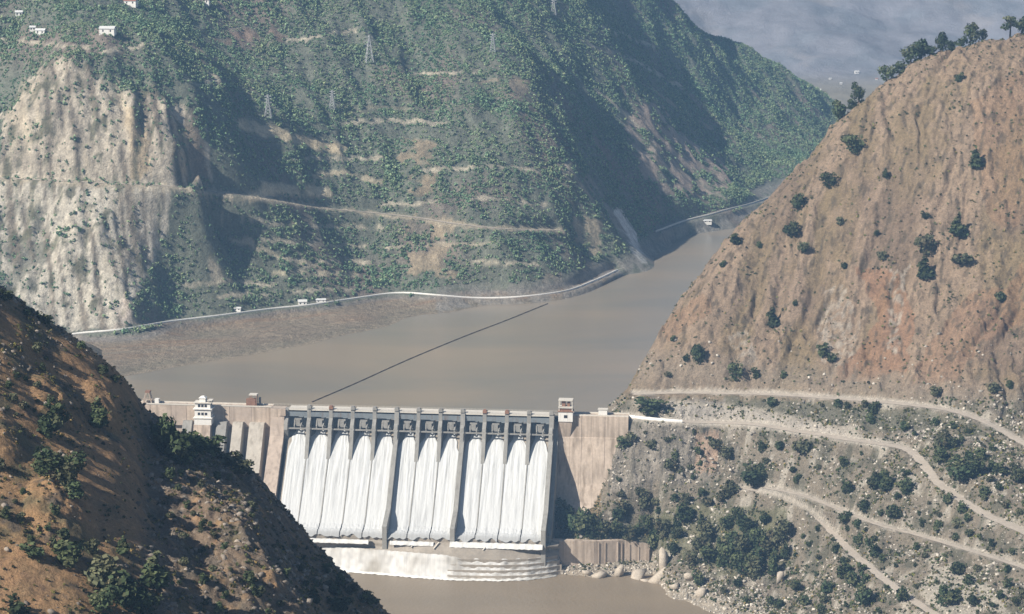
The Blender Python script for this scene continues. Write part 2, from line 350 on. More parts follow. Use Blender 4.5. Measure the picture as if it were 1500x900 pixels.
# ---- green hillside across the reservoir
C_pts = [(905, 405, 2571), (1000, 345, 2845), (1130, 298, 3070),
         (115, 489, 2210), (250, 472, 2262), (400, 453, 2330), (500, 441, 2372), (580, 430, 2410), (640, 432, 2405), (720, 435, 2425), (800, 430, 2440), (0, 510, 2150), (-150, 530, 2100), (0, 560, 2040),
         (100, 470, 2235), (100, 380, 2270), (100, 275, 2330), (0, 262, 2340), (200, 272, 2335), (250, 275, 2342), (100, 100, 2400), (200, 150, 2395), (290, 235, 2362), (0, 150, 2420), (100, 30, 2500), (100, -100, 2700), (0, -100, 2700), (-150, 100, 2430), (-150, 300, 2320),
         (330, 225, 2402), (365, 250, 2425), (400, 290, 2420), (300, 288, 2378), (200, 400, 2275), (238, 440, 2280), (270, 370, 2325), (300, 370, 2370), (330, 360, 2366), (300, 440, 2303),
         (500, 350, 2460), (500, 220, 2560), (500, 100, 2680), (500, 0, 2800), (500, -120, 3000), (650, 350, 2480), (650, 220, 2600), (650, 100, 2740), (650, 0, 2880), (740, 370, 2465), (720, 415, 2440), (420, 180, 2530), (350, 100, 2600), (300, 0, 2700),
         (740, 78, 2780), (770, 130, 2730), (800, 190, 2680), (840, 260, 2640), (865, 320, 2610), (885, 380, 2580), (900, 402, 2570), (740, 40, 2900), (760, 0, 3000), (760, -100, 3200),
         (800, 100, 2860), (850, 190, 2800), (890, 270, 2750), (930, 350, 2695), (950, 378, 2660), (900, 100, 3050), (900, 200, 2915), (960, 250, 2895), (960, 330, 2785), (1000, 335, 2850), (1000, 200, 3080), (1000, 100, 3400), (1000, 30, 3680),
         (1100, 280, 3110), (1100, 200, 3370), (1100, 120, 3600), (1200, 250, 3300), (1200, 185, 3640), (940, -5, 3700), (980, 20, 3750), (1040, 55, 3760), (1080, 65, 3770), (1150, 110, 3800), (1220, 155, 3830), (1270, 210, 3840), (900, 0, 3380), (900, -100, 3650)]
C_w = [(-500, 2000, -15), (-300, 1990, -20), (0, 2010, -25), (200, 2600, -18), (330, 2900, -18), (480, 3100, -15), (150, 2050, -25), (420, 2600, -25), (640, 3000, -20)]
C_w += [tuple(at_z(a, b, z)) for a, b, z in [(60, 566, .6), (120, 557, .6), (190, 547, .6), (300, 528, .6), (400, 511, .6), (520, 485, .6), (650, 457, .6), (750, 445, .6), (850, 431, .6), (150, 518, 5), (300, 499, 5), (400, 483, 5), (520, 463, 5), (620, 445, 5), (190, 580, -7), (400, 548, -7), (560, 512, -7), (700, 478, -7), (850, 456, -7), (950, 412, -7)]]
for p in [(980, 20, 3750), (1040, 55, 3760), (1080, 65, 3770), (1150, 110, 3800), (1220, 155, 3830), (1270, 210, 3840)]:
    q = at_d(*p); C_w += [(q[0] + 110, q[1] + 170, q[2] - 110)]
hC = HF(-640, 760, 1985, 4080, 2.4); hC.Z = tps_eval(tps_fit([at_d(*p) for p in C_pts] + [np.array(w, float) for w in C_w], .004), hC.X, hC.Y)
X, Y = hC.X, hC.Y; pxC, pyC = project(X, Y, hC.Z)
SHL = [(60, 566), (120, 557), (190, 547), (300, 528), (400, 511), (520, 485), (650, 457), (750, 445), (850, 431)]
hC.Z = np.where((pxC > 40) & (pxC < 850) & (pyC < np.interp(pxC, [q[0] for q in SHL], [q[1] for q in SHL]) - 3), np.maximum(hC.Z, .9), hC.Z)
hill = sstep(8, 45, hC.Z)
hC.Z += hill * (fbm(X / 170, Y / 170, 40, 3) * 13 + (ridged((X + .2 * Y) / 80, Y / 170, 42, 3) - .3) * 10 + fbm(X / 26, Y / 26, 44, 3) * 4)
CLIFF = [(0, 180), (60, 95), (105, 85), (150, 130), (215, 140), (268, 150), (300, 190), (310, 265), (255, 272), (0, 262)]
SCAR = [(0, 265), (250, 272), (240, 340), (205, 420), (185, 485), (60, 480), (40, 440), (0, 430)]
jx = pxC + 14 * fbm(X / 30, Y / 30, 50, 3); jy = pyC + 10 * fbm(X / 30, Y / 30, 53, 3)
cliff = in_poly(jx, jy, CLIFF).astype(float); scar = in_poly(jx, jy, SCAR).astype(float)
def soft(m, n=6):
    k = np.ones(2 * n + 1) / (2 * n + 1)
    for _ in range(2):
        for ax in (0, 1): m = np.apply_along_axis(lambda v: np.convolve(v, k, 'same'), ax, m)
    return m
cliff_s, scar_s = soft(cliff, 10), soft(scar, 8)
fl = X + .35 * (Y - 2300)
hC.Z += cliff_s * ((ridged(fl / 40 + .35 * fbm(X / 40, Y / 40, 57), Y / 160, 55, 4) - .3) * 17 + (ridged(fl / 13, Y / 32, 59, 3) - .3) * 7 + fbm(X / 9, Y / 9, 58, 3) * 5)
hC.Z += scar_s * ((ridged(fl / 30, Y / 90, 61, 4) - .3) * 9 + (ridged(fl / 14, Y / 30, 63, 3) - .3) * 4 + fbm(X / 9, Y / 9, 62, 3) * 4.0)

# ---- distant mountain and the valley floor in front of it
hD = HF(-600, 2600, 3300, 5700, 12.0)
D_pts = [(1000, 160, 4250), (1300, 160, 4300), (1500, 140, 4350), (1700, 140, 4350), (1100, 70, 4720), (1400, 75, 4760), (1250, 60, 4720), (1000, 0, 4950), (1200, 0, 5000), (1500, 0, 5020), (1200, -100, 5350), (1500, -100, 5350), (900, -60, 5100), (1700, 0, 5000)]
D_w = [(-600, 3400, -60), (300, 3500, -60), (900, 3500, -50), (1500, 3500, -30), (2600, 3500, 0), (2600, 5700, 500), (-600, 5700, 450), (1000, 5700, 460), (-600, 4500, 60), (900, 3900, -30)]
hD.Z = tps_eval(tps_fit([at_d(*p) for p in D_pts] + [np.array(w, float) for w in D_w], .05), hD.X, hD.Y)
hD.Z += sstep(0, 60, hD.Z) * ((ridged(hD.X / 300, hD.Y / 700, 70, 4) - .3) * 18 + fbm(hD.X / 90, hD.Y / 90, 72, 3) * 10)

# ---------------------------------------------------------------- roads: benches cut into the slopes, then ribbons laid on them
def on(hf, pix, sm=6):
    P = [hf.hit(*p) for p in pix]; P = smooth_line(P, 6); z = P[:, 2].copy()
    for _ in range(sm): z[1:-1] = (z[:-2] + 2 * z[1:-1] + z[2:]) / 4
    P[:, 2] = z; return P
R_upper = on(hB, [(928, 578), (990, 576), (1060, 577), (1130, 579), (1200, 583), (1270, 588), (1330, 593), (1390, 601), (1440, 617), (1475, 637), (1510, 655)])
R_dam = on(hB, [(908, 609), (950, 614), (990, 618), (1050, 620), (1100, 621), (1150, 629), (1200, 637), (1250, 646), (1290, 651), (1330, 660), (1352, 680), (1372, 706), (1400, 728), (1440, 752), (1510, 784)])
R_mid = on(hB, [(985, 591), (1040, 596), (1100, 602), (1150, 612), (1200, 623), (1250, 636), (1296, 650)])
R_low = on(hB, [(1085, 716), (1130, 724), (1175, 742), (1205, 765), (1232, 795), (1262, 822), (1310, 862), (1375, 905)])
R_low2 = on(hB, [(1120, 715), (1180, 728), (1240, 752), (1290, 770), (1340, 786), (1420, 806), (1510, 836)])
for r_, w_, b_ in ((R_upper, 4.2, 6), (R_dam, 4.5, 6), (R_low, 4.0, 6), (R_low2, 2.8, 5)): hB.carve(r_, w_, b_)
R_shore = on(hC, [(60, 497), (115, 489), (180, 482), (250, 472), (330, 462), (400, 453), (460, 446), (520, 438), (580, 430), (640, 432), (700, 438), (770, 434), (830, 426), (870, 412), (905, 396)], 10)
R_bench = on(hC, [(-20, 261), (60, 264), (130, 268), (200, 272), (260, 276), (300, 283), (350, 287), (420, 297), (470, 305), (540, 312), (610, 320), (670, 330), (740, 335), (820, 338)], 12)
R_far = on(hC, [(960, 340), (1000, 326), (1050, 312), (1090, 300), (1140, 288), (1190, 270)], 10)
for r_, w_, b_ in ((R_shore, 5, 7), (R_bench, 4, 9), (R_far, 5, 8)): hC.carve(r_, w_, b_)

# ---------------------------------------------------------------- ground colours (albedo of soil, rock, grass, silt; haze tint on the mountain)
# foreground hill
X, Y = hA.X, hA.Y; pxA, pyA = project(X, Y, hA.Z); jx = pxA + 14 * fbm(X / 7, Y / 7, 80, 3); jy = pyA + 14 * fbm(X / 7, Y / 7, 83, 3)
C0 = np.zeros(X.shape + (3,)); C0[:] = (.33, .205, .105)
C0 = mixc(C0, (.17, .135, .075), sstep(-.1, .35, fbm(X / 12, Y / 12, 86)))
C0 = mixc(C0, (.105, .088, .07), sstep(.12, .38, fbm(X / 7, Y / 7, 91, 4)) * .8)
org = np.zeros(X.shape)
for pl in ([(100, 500), (150, 520), (190, 560), (205, 590), (160, 595), (110, 570), (90, 530)], [(0, 440), (25, 470), (30, 510), (0, 500)], [(20, 560), (60, 570), (60, 620), (15, 620)], [(140, 650), (205, 640), (218, 740), (225, 800), (190, 800), (130, 770), (75, 750), (110, 720)], [(0, 815), (60, 800), (90, 850), (40, 910), (0, 905)], [(250, 690), (300, 720), (330, 800), (290, 800), (255, 740)]):
    org = np.maximum(org, in_poly(jx, jy, pl))
C0 = mixc(C0, (.38, .225, .12), org * (.55 + .4 * fbm(X / 5, Y / 5, 87)))
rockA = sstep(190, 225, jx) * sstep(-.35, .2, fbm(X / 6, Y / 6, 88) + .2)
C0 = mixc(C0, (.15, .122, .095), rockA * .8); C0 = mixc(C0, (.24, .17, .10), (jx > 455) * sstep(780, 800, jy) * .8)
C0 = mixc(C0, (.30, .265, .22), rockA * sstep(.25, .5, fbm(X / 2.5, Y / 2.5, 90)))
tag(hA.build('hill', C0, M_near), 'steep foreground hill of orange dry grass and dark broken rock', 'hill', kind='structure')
tag(hL.build('hill', np.full(hL.X.shape + (3,), .16) * np.array([1.1, .9, .6]), M_soil), 'slope behind the foreground hill that carries the far end of the dam', 'hill', kind='structure')
# right hill
X, Y = hB.X, hB.Y; pxB, pyB = project(X, Y, hB.Z); jx = pxB + 12 * fbm(X / 18, Y / 18, 100, 3); jy = pyB + 12 * fbm(X / 18, Y / 18, 103, 3)
C1 = np.zeros(X.shape + (3,)); C1[:] = (.225, .168, .098)
C1 = mixc(C1, (.20, .145, .10), sstep(-.1, .4, fbm(X / 70, Y / 70, 105)))
C1 = mixc(C1, (.30, .22, .155), upB * sstep(.1, .55, gul + .4 * fbm(X / 15, Y / 15, 106)) * .8)
for pl, c, a in (([(1250, 390), (1320, 400), (1340, 470), (1330, 540), (1250, 565), (1220, 555), (1290, 470)], (.27, .145, .08), .6), ([(1420, 430), (1470, 420), (1500, 380), (1500, 470), (1430, 510), (1400, 560), (1330, 560), (1380, 480)], (.265, .155, .09), .5), ([(1420, 150), (1500, 100), (1500, 330), (1450, 330), (1430, 230)], (.27, .17, .10), .5), ([(960, 480), (1030, 430), (1040, 460), (980, 500)], (.27, .165, .095), .5), ([(1350, 60), (1500, 60), (1500, 110), (1380, 120)], (.28, .20, .13), .5)):
    C1 = mixc(C1, c, in_poly(jx, jy, pl) * a)
for pl in ([(1212, 420), (1235, 415), (1260, 480), (1240, 540), (1205, 530), (1195, 500)], [(1070, 490), (1100, 480), (1110, 540), (1080, 550)], [(1300, 400), (1330, 390), (1315, 520), (1300, 510)]):
    C1 = mixc(C1, (.36, .31, .25), in_poly(jx, jy, pl) * sstep(-.2, .25, fbm(X / 6, Y / 6, 109)) * .85)
C1 = mixc(C1, (.10, .08, .055), upB * sstep(.06, .36, fbm(uu / 5, v / 11, 107, 3)) * .75)
band = sstep(520, 560, jy + .10 * (1200 - jx)) * upB; C1 = mixc(C1, (.25, .205, .155), band * .7)
low = sstep(572, 600, pyB) * (pxB > 880); C1 = mixc(C1, (.215, .185, .143), low * .9)
C1 = mixc(C1, (.42, .38, .315), low * sstep(.08, .3, fbm(X / 13, Y / 13, 112, 4)) * .8)
C1 = mixc(C1, (.105, .10, .07), low * sstep(-.02, .25, fbm(X / 15, Y / 15, 115, 4)) * .8)
C1 = mixc(C1, (.215, .195, .175), in_poly(jx, jy, [(1000, 585), (1110, 590), (1230, 600), (1360, 605), (1370, 640), (1240, 622), (1110, 600), (1010, 588)]) * .75)
C1 = mixc(C1, (.13, .125, .085), in_poly(jx, jy, [(1060, 583), (1200, 589), (1330, 598), (1400, 607), (1470, 640), (1380, 628), (1300, 632), (1180, 612), (1060, 597)]) * .75)
C1 = mixc(C1, (.225, .20, .165), in_poly(jx, jy, [(900, 620), (1000, 625), (1050, 640), (1050, 700), (900, 720), (890, 680)]) * .8)
C1 = mixc(C1, (.085, .08, .068), rockf * sstep(.08, .3, fbm(X / 4, Y / 14, 118, 4)) * .8); C1 = mixc(C1, (.34, .30, .25), rockf * sstep(.08, .3, fbm(X / 7, Y / 4, 119, 4)) * .85)
C1 = mixc(C1, (.36, .26, .19), in_poly(jx, jy, [(1022, 632), (1055, 632), (1052, 690), (1020, 690)]) * .9)
C1 = mixc(C1, (.13, .13, .07), in_poly(jx, jy, [(800, 770), (900, 775), (1000, 740), (1150, 745), (1160, 830), (1080, 850), (960, 800), (800, 790)]) * .7)
C1 = mixc(C1, (.40, .345, .27), np.clip((ZD + 9 - hB.Z) / 5, 0, 1) * .8)
C1 = mixc(C1, (.48, .44, .37), in_poly(jx, jy, [(1380, 830), (1440, 850), (1480, 900), (1380, 900), (1340, 860)]) * .6)
for r_ in ([(985, 591), (1100, 602), (1200, 623), (1296, 650)], [(908, 609), (990, 618), (1100, 621), (1200, 637), (1290, 651)]): C1 = mixc(C1, (.40, .36, .30), (1 - sstep(3, 9, near_line(pxB, pyB, r_))) * .8)
C1 = mixc(C1, (.37, .335, .29), in_poly(pxB, pyB, [(985, 592), (1100, 603), (1200, 624), (1296, 650), (1200, 637), (1100, 620), (990, 617)]) * .9)
for r_, w_ in ((R_upper, 4.5), (R_dam, 5.5), (R_low, 5.0), (R_low2, 4.0)):
    C1 = mixc(C1, (.47, .42, .35), (1 - sstep(w_ * .55, w_ * 1.2, near_line(jx * .3 + pxB * .7, jy * .3 + pyB * .7 + 1.5, [tuple(map(float, project(*q))) for q in r_[::2]]))) * .85)
tag(hB.build('hill', C1, M_soil), 'bare brown hill rising from the right end of the dam', 'hill', kind='structure')
# far hillside
X, Y = hC.X, hC.Y; pxC, pyC = project(X, Y, hC.Z); jx = pxC + 20 * fbm(X / 22, Y / 22, 120, 4); jy = pyC + 14 * fbm(X / 22, Y / 22, 123, 4)
n1 = fbm(X / 22, Y / 22, 126, 4); n2 = fbm(X / 120, Y / 120, 128, 3)
bare = np.zeros(X.shape); C2 = np.zeros(X.shape + (3,)); C2[:] = (.155, .165, .125)
C2 = mixc(C2, (.20, .165, .135), sstep(.0, .4, n2))
def patch(pl, c, a, lo=-.35, hi=.1):
    global C2, bare
    m = in_poly(jx, jy, pl) * sstep(lo, hi, n1) * a; C2 = mixc(C2, c, m); bare = np.maximum(bare, m)
jx2 = pxC + 7 * fbm(X / 16, Y / 16, 134, 3); jy2 = pyC + 6 * fbm(X / 16, Y / 16, 136, 3)
def stroke(ln, r, c, a, lo=-.5, hi=-.1):
    global C2, bare
    m = (1 - sstep(r * .6, r * 1.2, near_line(jx2, jy2, ln))) * sstep(lo, hi, n1) * a; C2 = mixc(C2, c, m); bare = np.maximum(bare, m)
patch(CLIFF, (.46, .405, .32), 1, -.9, -.5); patch(SCAR, (.52, .475, .39), 1, -.6, -.3)
patch([(60, 95), (105, 85), (140, 130), (110, 200), (40, 250), (0, 240), (0, 190)], (.27, .235, .185), .8, -.3, .2)
patch([(185, 160), (215, 150), (225, 250), (190, 262)], (.43, .34, .22), .9, -.4, 0); patch([(255, 175), (295, 195), (300, 262), (240, 265)], (.44, .34, .225), .9, -.4, 0)
patch([(0, 300), (30, 290), (60, 300), (70, 400), (40, 440), (0, 430)], (.17, .165, .13), .9, -.3, .2)
patch([(190, 290), (240, 280), (240, 300), (215, 330)], (.17, .15, .12), .8, -.3, .2)
patch([(85, 280), (210, 285), (220, 400), (120, 440), (75, 380)], (.48, .43, .34), .8, -.15, .25); patch([(165, 440), (190, 430), (205, 478), (165, 482)], (.56, .48, .40), .95)
patch([(585, 200), (640, 210), (640, 285), (585, 280)], (.34, .26, .17), .7, -.1, .2); patch([(595, 318), (690, 322), (660, 405), (600, 405)], (.36, .29, .195), .85, -.15, .15)
patch([(840, 320), (880, 318), (880, 350), (865, 385), (845, 370)], (.40, .34, .24), .95); patch([(790, 400), (830, 400), (840, 432), (790, 432)], (.36, .30, .23), .8)
patch([(910, 160), (960, 150), (1010, 200), (1080, 260), (1050, 290), (960, 280), (920, 220)], (.36, .29, .235), .95, -.2, .1)
patch([(310, 60), (400, 30), (420, 60), (330, 70)], (.24, .17, .13), .8, -.2, .2); patch([(750, 110), (775, 120), (770, 160), (745, 140)], (.28, .22, .16), .6)
patch([(640, 380), (830, 385), (830, 425), (650, 420)], (.10, .095, .07), .25)
for ln, r, c, a in (([(355, 182), (400, 195), (450, 208), (500, 220)], 9, (.55, .46, .31), 1), ([(372, 290), (400, 278), (480, 284)], 8, (.58, .50, .35), 1), ([(385, 270), (480, 280)], 5, (.52, .46, .33), .9), ([(460, 258), (500, 250), (560, 268)], 4, (.50, .43, .30), .9), ([(458, 275), (465, 252)], 4, (.45, .40, .28), .9), ([(0, 262), (100, 268), (260, 276), (350, 288), (480, 306)], 4, (.48, .41, .30), .9), ([(480, 306), (610, 320), (690, 332), (830, 338)], 3.5, (.42, .36, .26), .85),
                    ([(335, 348), (420, 380), (460, 390)], 4, (.44, .39, .28), .9), ([(310, 380), (318, 410)], 6, (.42, .37, .28), .8), ([(400, 400), (520, 402)], 3.5, (.46, .41, .29), .8), ([(600, 360), (720, 356)], 3, (.42, .36, .26), .7), ([(860, 260), (900, 320), (925, 360)], 5, (.34, .31, .27), .6), ([(905, 310), (925, 345), (940, 380)], 7, (.74, .72, .68), .97), ([(920, 200), (1010, 260), (1060, 290)], 3, (.3, .26, .2), .5),
                    ([(300, 105), (322, 118)], 4, (.52, .46, .34), .9), ([(290, 125), (325, 118)], 2.5, (.45, .42, .33), .8), ([(940, 120), (1010, 170), (1080, 210)], 2.5, (.34, .29, .21), .6), ([(520, 160), (600, 158)], 3, (.26, .24, .17), .7), ([(700, 120), (780, 118)], 2.5, (.3, .24, .17), .6), ([(830, 240), (870, 300)], 4, (.33, .29, .23), .7), ([(0, 250), (30, 200), (60, 170)], 5, (.46, .41, .31), .8), ([(10, 350), (60, 290)], 5, (.46, .42, .33), .8)):
    stroke(ln, r, c, a)
for ln in ([(330, 320), (430, 330), (560, 335)], [(340, 350), (470, 358), (590, 362)], [(250, 420), (340, 412), (420, 420)], [(320, 435), (430, 428), (540, 420)], [(420, 380), (540, 385)], [(500, 180), (580, 176), (650, 182)], [(430, 235), (560, 232)], [(620, 250), (720, 244), (800, 250)], [(690, 290), (800, 300)], [(560, 300), (640, 298)], [(690, 385), (790, 388)], [(0, 60), (130, 70)], [(150, 75), (260, 60)], [(420, 60), (520, 45)], [(600, 110), (700, 104)], [(850, 60), (930, 90), (1000, 130)], [(880, 40), (960, 70)], [(870, 130), (930, 180), (980, 240)]):
    stroke(ln, 3.0, (.46, .41, .31), .9, -.3, .05)
stre = fbm((X + .35 * Y) / 9, Y / 90, 129, 4); C2 = mixc(C2, (.17, .14, .105), np.maximum(cliff, scar) * sstep(.05, .3, stre) * .85); C2 = mixc(C2, (.52, .44, .32), cliff * sstep(.1, .4, -stre) * .6)
C2 = mixc(C2, (.10, .10, .06), np.maximum(cliff, scar) * sstep(.12, .35, fbm(X / 14, Y / 14, 130, 3)) * .8)
bankm = (1 - sstep(8.5, 11.5, hC.Z + 2.0 * n1)) * (pxC < 900)
C2 = mixc(C2, (.25, .205, .15), bankm); bare = np.maximum(bare, bankm)
C2 = mixc(C2, (.27, .19, .125), bankm * sstep(-.1, .3, fbm((X * .45 - Y * .2) / 40, (Y * .9 - X * .45) / 9, 131)) * sstep(2, 5, hC.Z) * .8); C2 = mixc(C2, (.205, .18, .13), bankm * (1 - sstep(.5, 3.0, hC.Z + 1.5 * fbm(X / 30, Y / 30, 133))) * .9)
C2 = mixc(C2, (.25, .235, .215), bankm * sstep(6.5, 8.5, hC.Z) * .7)
C2 = mixc(C2, (.27, .225, .165), bankm * (1 - sstep(.3, 1.6, hC.Z + .8 * fbm(X / 12, Y / 12, 137))))
shore = (1 - sstep(12, 20, hC.Z + 5 * n1)) * (pxC >= 640); C2 = mixc(C2, (.27, .25, .22), shore * .8 * sstep(-.3, .1, n1)); bare = np.maximum(bare, shore)
for r_ in (R_shore, R_bench, R_far):
    bp_ = [project(*p) for p in r_]; d_ = near_line(pxC, pyC, [(a, b) for a, b in bp_]); bare = np.maximum(bare, (d_ < 3.5).astype(float))
tag(hC.build('hill', C2, M_far), 'wooded green hillside with a pale rock cliff across the reservoir', 'hill', kind='structure')
X, Y = hD.X, hD.Y; C3 = np.zeros(X.shape + (3,)); C3[:] = (.215, .215, .24)  # pale blue-grey: part of the distance haze is put into the mountain's colour
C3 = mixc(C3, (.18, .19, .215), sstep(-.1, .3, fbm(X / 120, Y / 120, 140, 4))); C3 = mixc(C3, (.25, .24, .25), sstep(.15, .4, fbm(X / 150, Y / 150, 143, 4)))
C3 = mixc(C3, (.21, .19, .15), 1 - sstep(5, 40, hD.Z))
tag(hD.build('mountain', C3, M_mtn), 'hazy blue mountain closing the valley in the distance', 'mountain', kind='structure')
g = mesh_np('ground', [(-9000, -3000, -132), (9000, -3000, -132), (9000, 12000, -132), (-9000, 12000, -132)], [(0, 1, 2, 3)], mat_surface('valley_floor', base=(.2, .17, .12), scales=((.02, .3),)))
tag(g, 'broad valley floor under the hills', 'ground', kind='structure')

for nm, ln, w_, m_, lb in (('road', R_upper, 7.5, M_road, 'pale gravel road cut along the foot of the bare brown hill'), ('road', R_dam, 8.5, M_road, 'wide dirt road from the dam crest that bends down to the right edge'), 
                           ('road', R_low, 7, M_road, 'dirt track from the copse down to the bottom edge'), ('road', R_low2, 4.5, M_road, 'thin track branching right across the scrubby lower slope'), ('road', R_shore, 6.0, M_asph, 'pale road along the far shore above the brown silt bank'),
                           ('road', R_bench, 5.0, M_road, 'road benched across the green hillside below the cliff'), ('road', R_far, 6.0, M_asph, 'shore road at the far bend of the reservoir')):
    tag(ribbon(nm, ln, w_, m_), lb, 'road', kind='structure')
# ================================================================ WATER
def mat_water(name, c1, c2, sc, rough, bump):
    m, N, L, B = mat_new(name); tc = N.new('ShaderNodeTexCoord')
    mp = N.new('ShaderNodeMapping'); mp.inputs['Scale'].default_value = sc; L.new(tc.outputs['Object'], mp.inputs[0])
    nz = N.new('ShaderNodeTexNoise'); nz.inputs['Scale'].default_value = 1; nz.inputs['Detail'].default_value = 5; nz.inputs['Distortion'].default_value = .6; L.new(mp.outputs[0], nz.inputs['Vector'])
    mr = N.new('ShaderNodeMapRange'); mr.inputs['From Min'].default_value = .35; mr.inputs['From Max'].default_value = .65; L.new(nz.outputs['Fac'], mr.inputs['Value'])
    mx = N.new('ShaderNodeMix'); mx.data_type = 'RGBA'; mx.inputs[6].default_value = (*c1, 1); mx.inputs[7].default_value = (*c2, 1); L.new(mr.outputs[0], mx.inputs[0]); L.new(mx.outputs[2], B.inputs['Base Color'])
    B.inputs['Roughness'].default_value = rough; B.inputs['IOR'].default_value = 1.33; B.inputs['Specular IOR Level'].default_value = .35
    n2 = N.new('ShaderNodeTexNoise'); n2.inputs['Scale'].default_value = .35; n2.inputs['Detail'].default_value = 3; L.new(tc.outputs['Object'], n2.inputs['Vector'])
    bp = N.new('ShaderNodeBump'); bp.inputs['Distance'].default_value = bump; L.new(n2.outputs['Fac'], bp.inputs['Height']); L.new(bp.outputs[0], B.inputs['Normal'])
    return m
M_res = mat_water('silty_reservoir', (.30, .245, .18), (.235, .21, .17), (.004, .009, .01), .2, .2)
M_riv = mat_water('silty_river', (.26, .207, .145), (.235, .19, .135), (.012, .02, .01), .4, .3)
# dam frame: x along the crest, -y downstream, z from the reservoir level; the deck is at z = 4
P0 = at_z(424, 594.5, 4.0); P1 = at_z(809, 604.5, 4.0)
ang = math.atan2(P1[1] - P0[1], P1[0] - P0[0]); LS = float(np.hypot(*(P1 - P0)[:2]))
UX = np.array([math.cos(ang), math.sin(ang), 0]); UY = np.array([-math.sin(ang), math.cos(ang), 0]); ORG = np.array([P0[0], P0[1], 0])
def fl3(t): return float(perlin(np.array(t * 40.), np.array(2.), 3))
def dl(u, y, z=0): return ORG + UX * u + UY * y + np.array([0, 0, z])
def to_dam(p):
    q = np.asarray(p, float) - ORG; return np.array([q @ UX, q @ UY, q[2]])
a = dl(-190, 1); b = dl(330, 1)   # upstream water, up to the dam face
tag(mesh_np('reservoir', [(a[0], a[1], 0), (b[0], b[1], 0), (900, 3500, 0), (-900, 3500, 0), (-900, 2050, 0)], [(0, 1, 2), (0, 2, 3), (0, 3, 4)], M_res), 'still grey brown silty water held back behind the dam', 'water', kind='structure')
a = dl(-190, -30); b = dl(330, -30)
tag(mesh_np('river', [(-260, 1000, ZD), (500, 1000, ZD), (b[0], b[1], ZD), (a[0], a[1], ZD)], [(0, 1, 2, 3)], M_riv), 'brown river water below the spillway apron', 'water', kind='structure')

# ================================================================ DAM
M_conc = mat_surface('weathered_concrete', base=(.47, .385, .315), scales=((.06, .15), (.4, .12)), stain=((.24, .19, .15), (.35, .3, .02), .5, .8), bump=(.15, .6))
M_pink = mat_surface('pinkish_concrete', base=(.53, .435, .35), scales=((.08, .16), (.5, .14)), stain=((.27, .215, .165), (.3, .3, .02), .45, .72), bump=(.15, .6))
M_grey = mat_surface('grey_concrete', base=(.30, .29, .265), scales=((.08, .15), (.5, .1)), stain=((.2, .19, .17), (.5, .3, .03), .5, .8), bump=(.1, .8))
M_conc2 = mat_surface('aged_casing_concrete', base=(.46, .42, .36), scales=((.08, .15), (.5, .12)), stain=((.25, .22, .18), (.4, .3, .03), .5, .8))
M_pale = mat_surface('pale_concrete', base=(.62, .58, .51), scales=((.1, .12), (.7, .1)))
M_wet = mat_surface('wet_concrete', base=(.33, .29, .24), rough=.5, scales=((.06, .2), (.5, .15)), bump=(.2, .6))
M_white = mat_surface('white_paint', base=(.80, .78, .73), rough=.6, scales=((.3, .06),), stain=((.55, .5, .44), (.6, .6, .06), .55, .85))
M_steel = mat_surface('gate_steel', base=(.20, .225, .24), rough=.55, scales=((.3, .15),), stain=((.16, .10, .06), (.5, .5, .06), .55, .8))
M_dark = mat_surface('dark_opening', base=(.035, .035, .04), rough=.5, scales=((.5, .1),))
M_brown = mat_surface('rust_brown_paint', base=(.27, .15, .10), rough=.7, scales=((.4, .2),))
M_rail = mat_surface('rail_paint', base=(.5, .47, .42), rough=.6, scales=((.5, .1),))

dam = empty('dam', tuple(ORG), ang)
tag(dam, 'long concrete dam across the gorge with twelve spillway bays', 'dam')
U0 = -175.0
uR = float(to_dam(at_z(906, 611, 4))[0]) + 8
PROF = [(0, -15.5), (-3, -15.3), (-7, -17), (-12, -21), (-20, -30), (-58, -74), (-64, -79.5), (-69, -82), (-74, -81.6)]      # ogee crest, chute, flip bucket (y,z)
def zc(w):
    ys = [-p[0] for p in PROF]; return float(np.interp(w, ys, [p[1] for p in PROF]))
m = MB(); m.prism([(2, -135), (2, -16), (0, -15.5)] + PROF[1:] + [(-76, -84), (-76, -135)], 0, LS); m.build('spillway', M_wet, dam)
# non-overflow blocks, each monolith a hair different so the joints show
def block(u0, u1, face, name, mat, toe):
    m = MB(); m.prism([(4, -135), (4, 3.2), (-4.6, 3.2), (-4.6 - face, -14), (-4.4 - face, -14.3), (-1.5, -14.8), toe, (toe[0] - 8, -135)], u0, u1); return m.build(name, mat, dam)
edges = [U0, -140, -118, -100, -87, -68, -50, -31, -14]
for i, (e0, e1) in enumerate(zip(edges[:-1], edges[1:])): block(e0, e1 - .25, .15 * (i % 2), 'dam_block', M_pink if i % 3 else M_conc, (-7, -60))
# left training wall: broad and warm
def wall(u0, u1, h, name, mat, yend=-77):
    top = [(1.5, 3.2), (-10, 3.2), (-13, -10)] + [(-w, zc(w) + h) for w in (16, 22, 30, 40, 50, 58)] + [(yend + 4, zc(70) + h), (yend, zc(70) + h * .8)]
    m = MB(); m.prism([(1.5, -130)] + top + [(yend, -130)], u0, u1); return m.build(name, mat, dam)
wall(-13.9, -2.2, 7.0, 'training_wall', M_conc, -75)
m = MB(); m.box(-13.7, -6, -11.5, -9.8, -14, 3.4); m.box(-6.2, -1, -12, -10.2, -2, 3.5); m.build('wall_buttress', M_pink, dam)
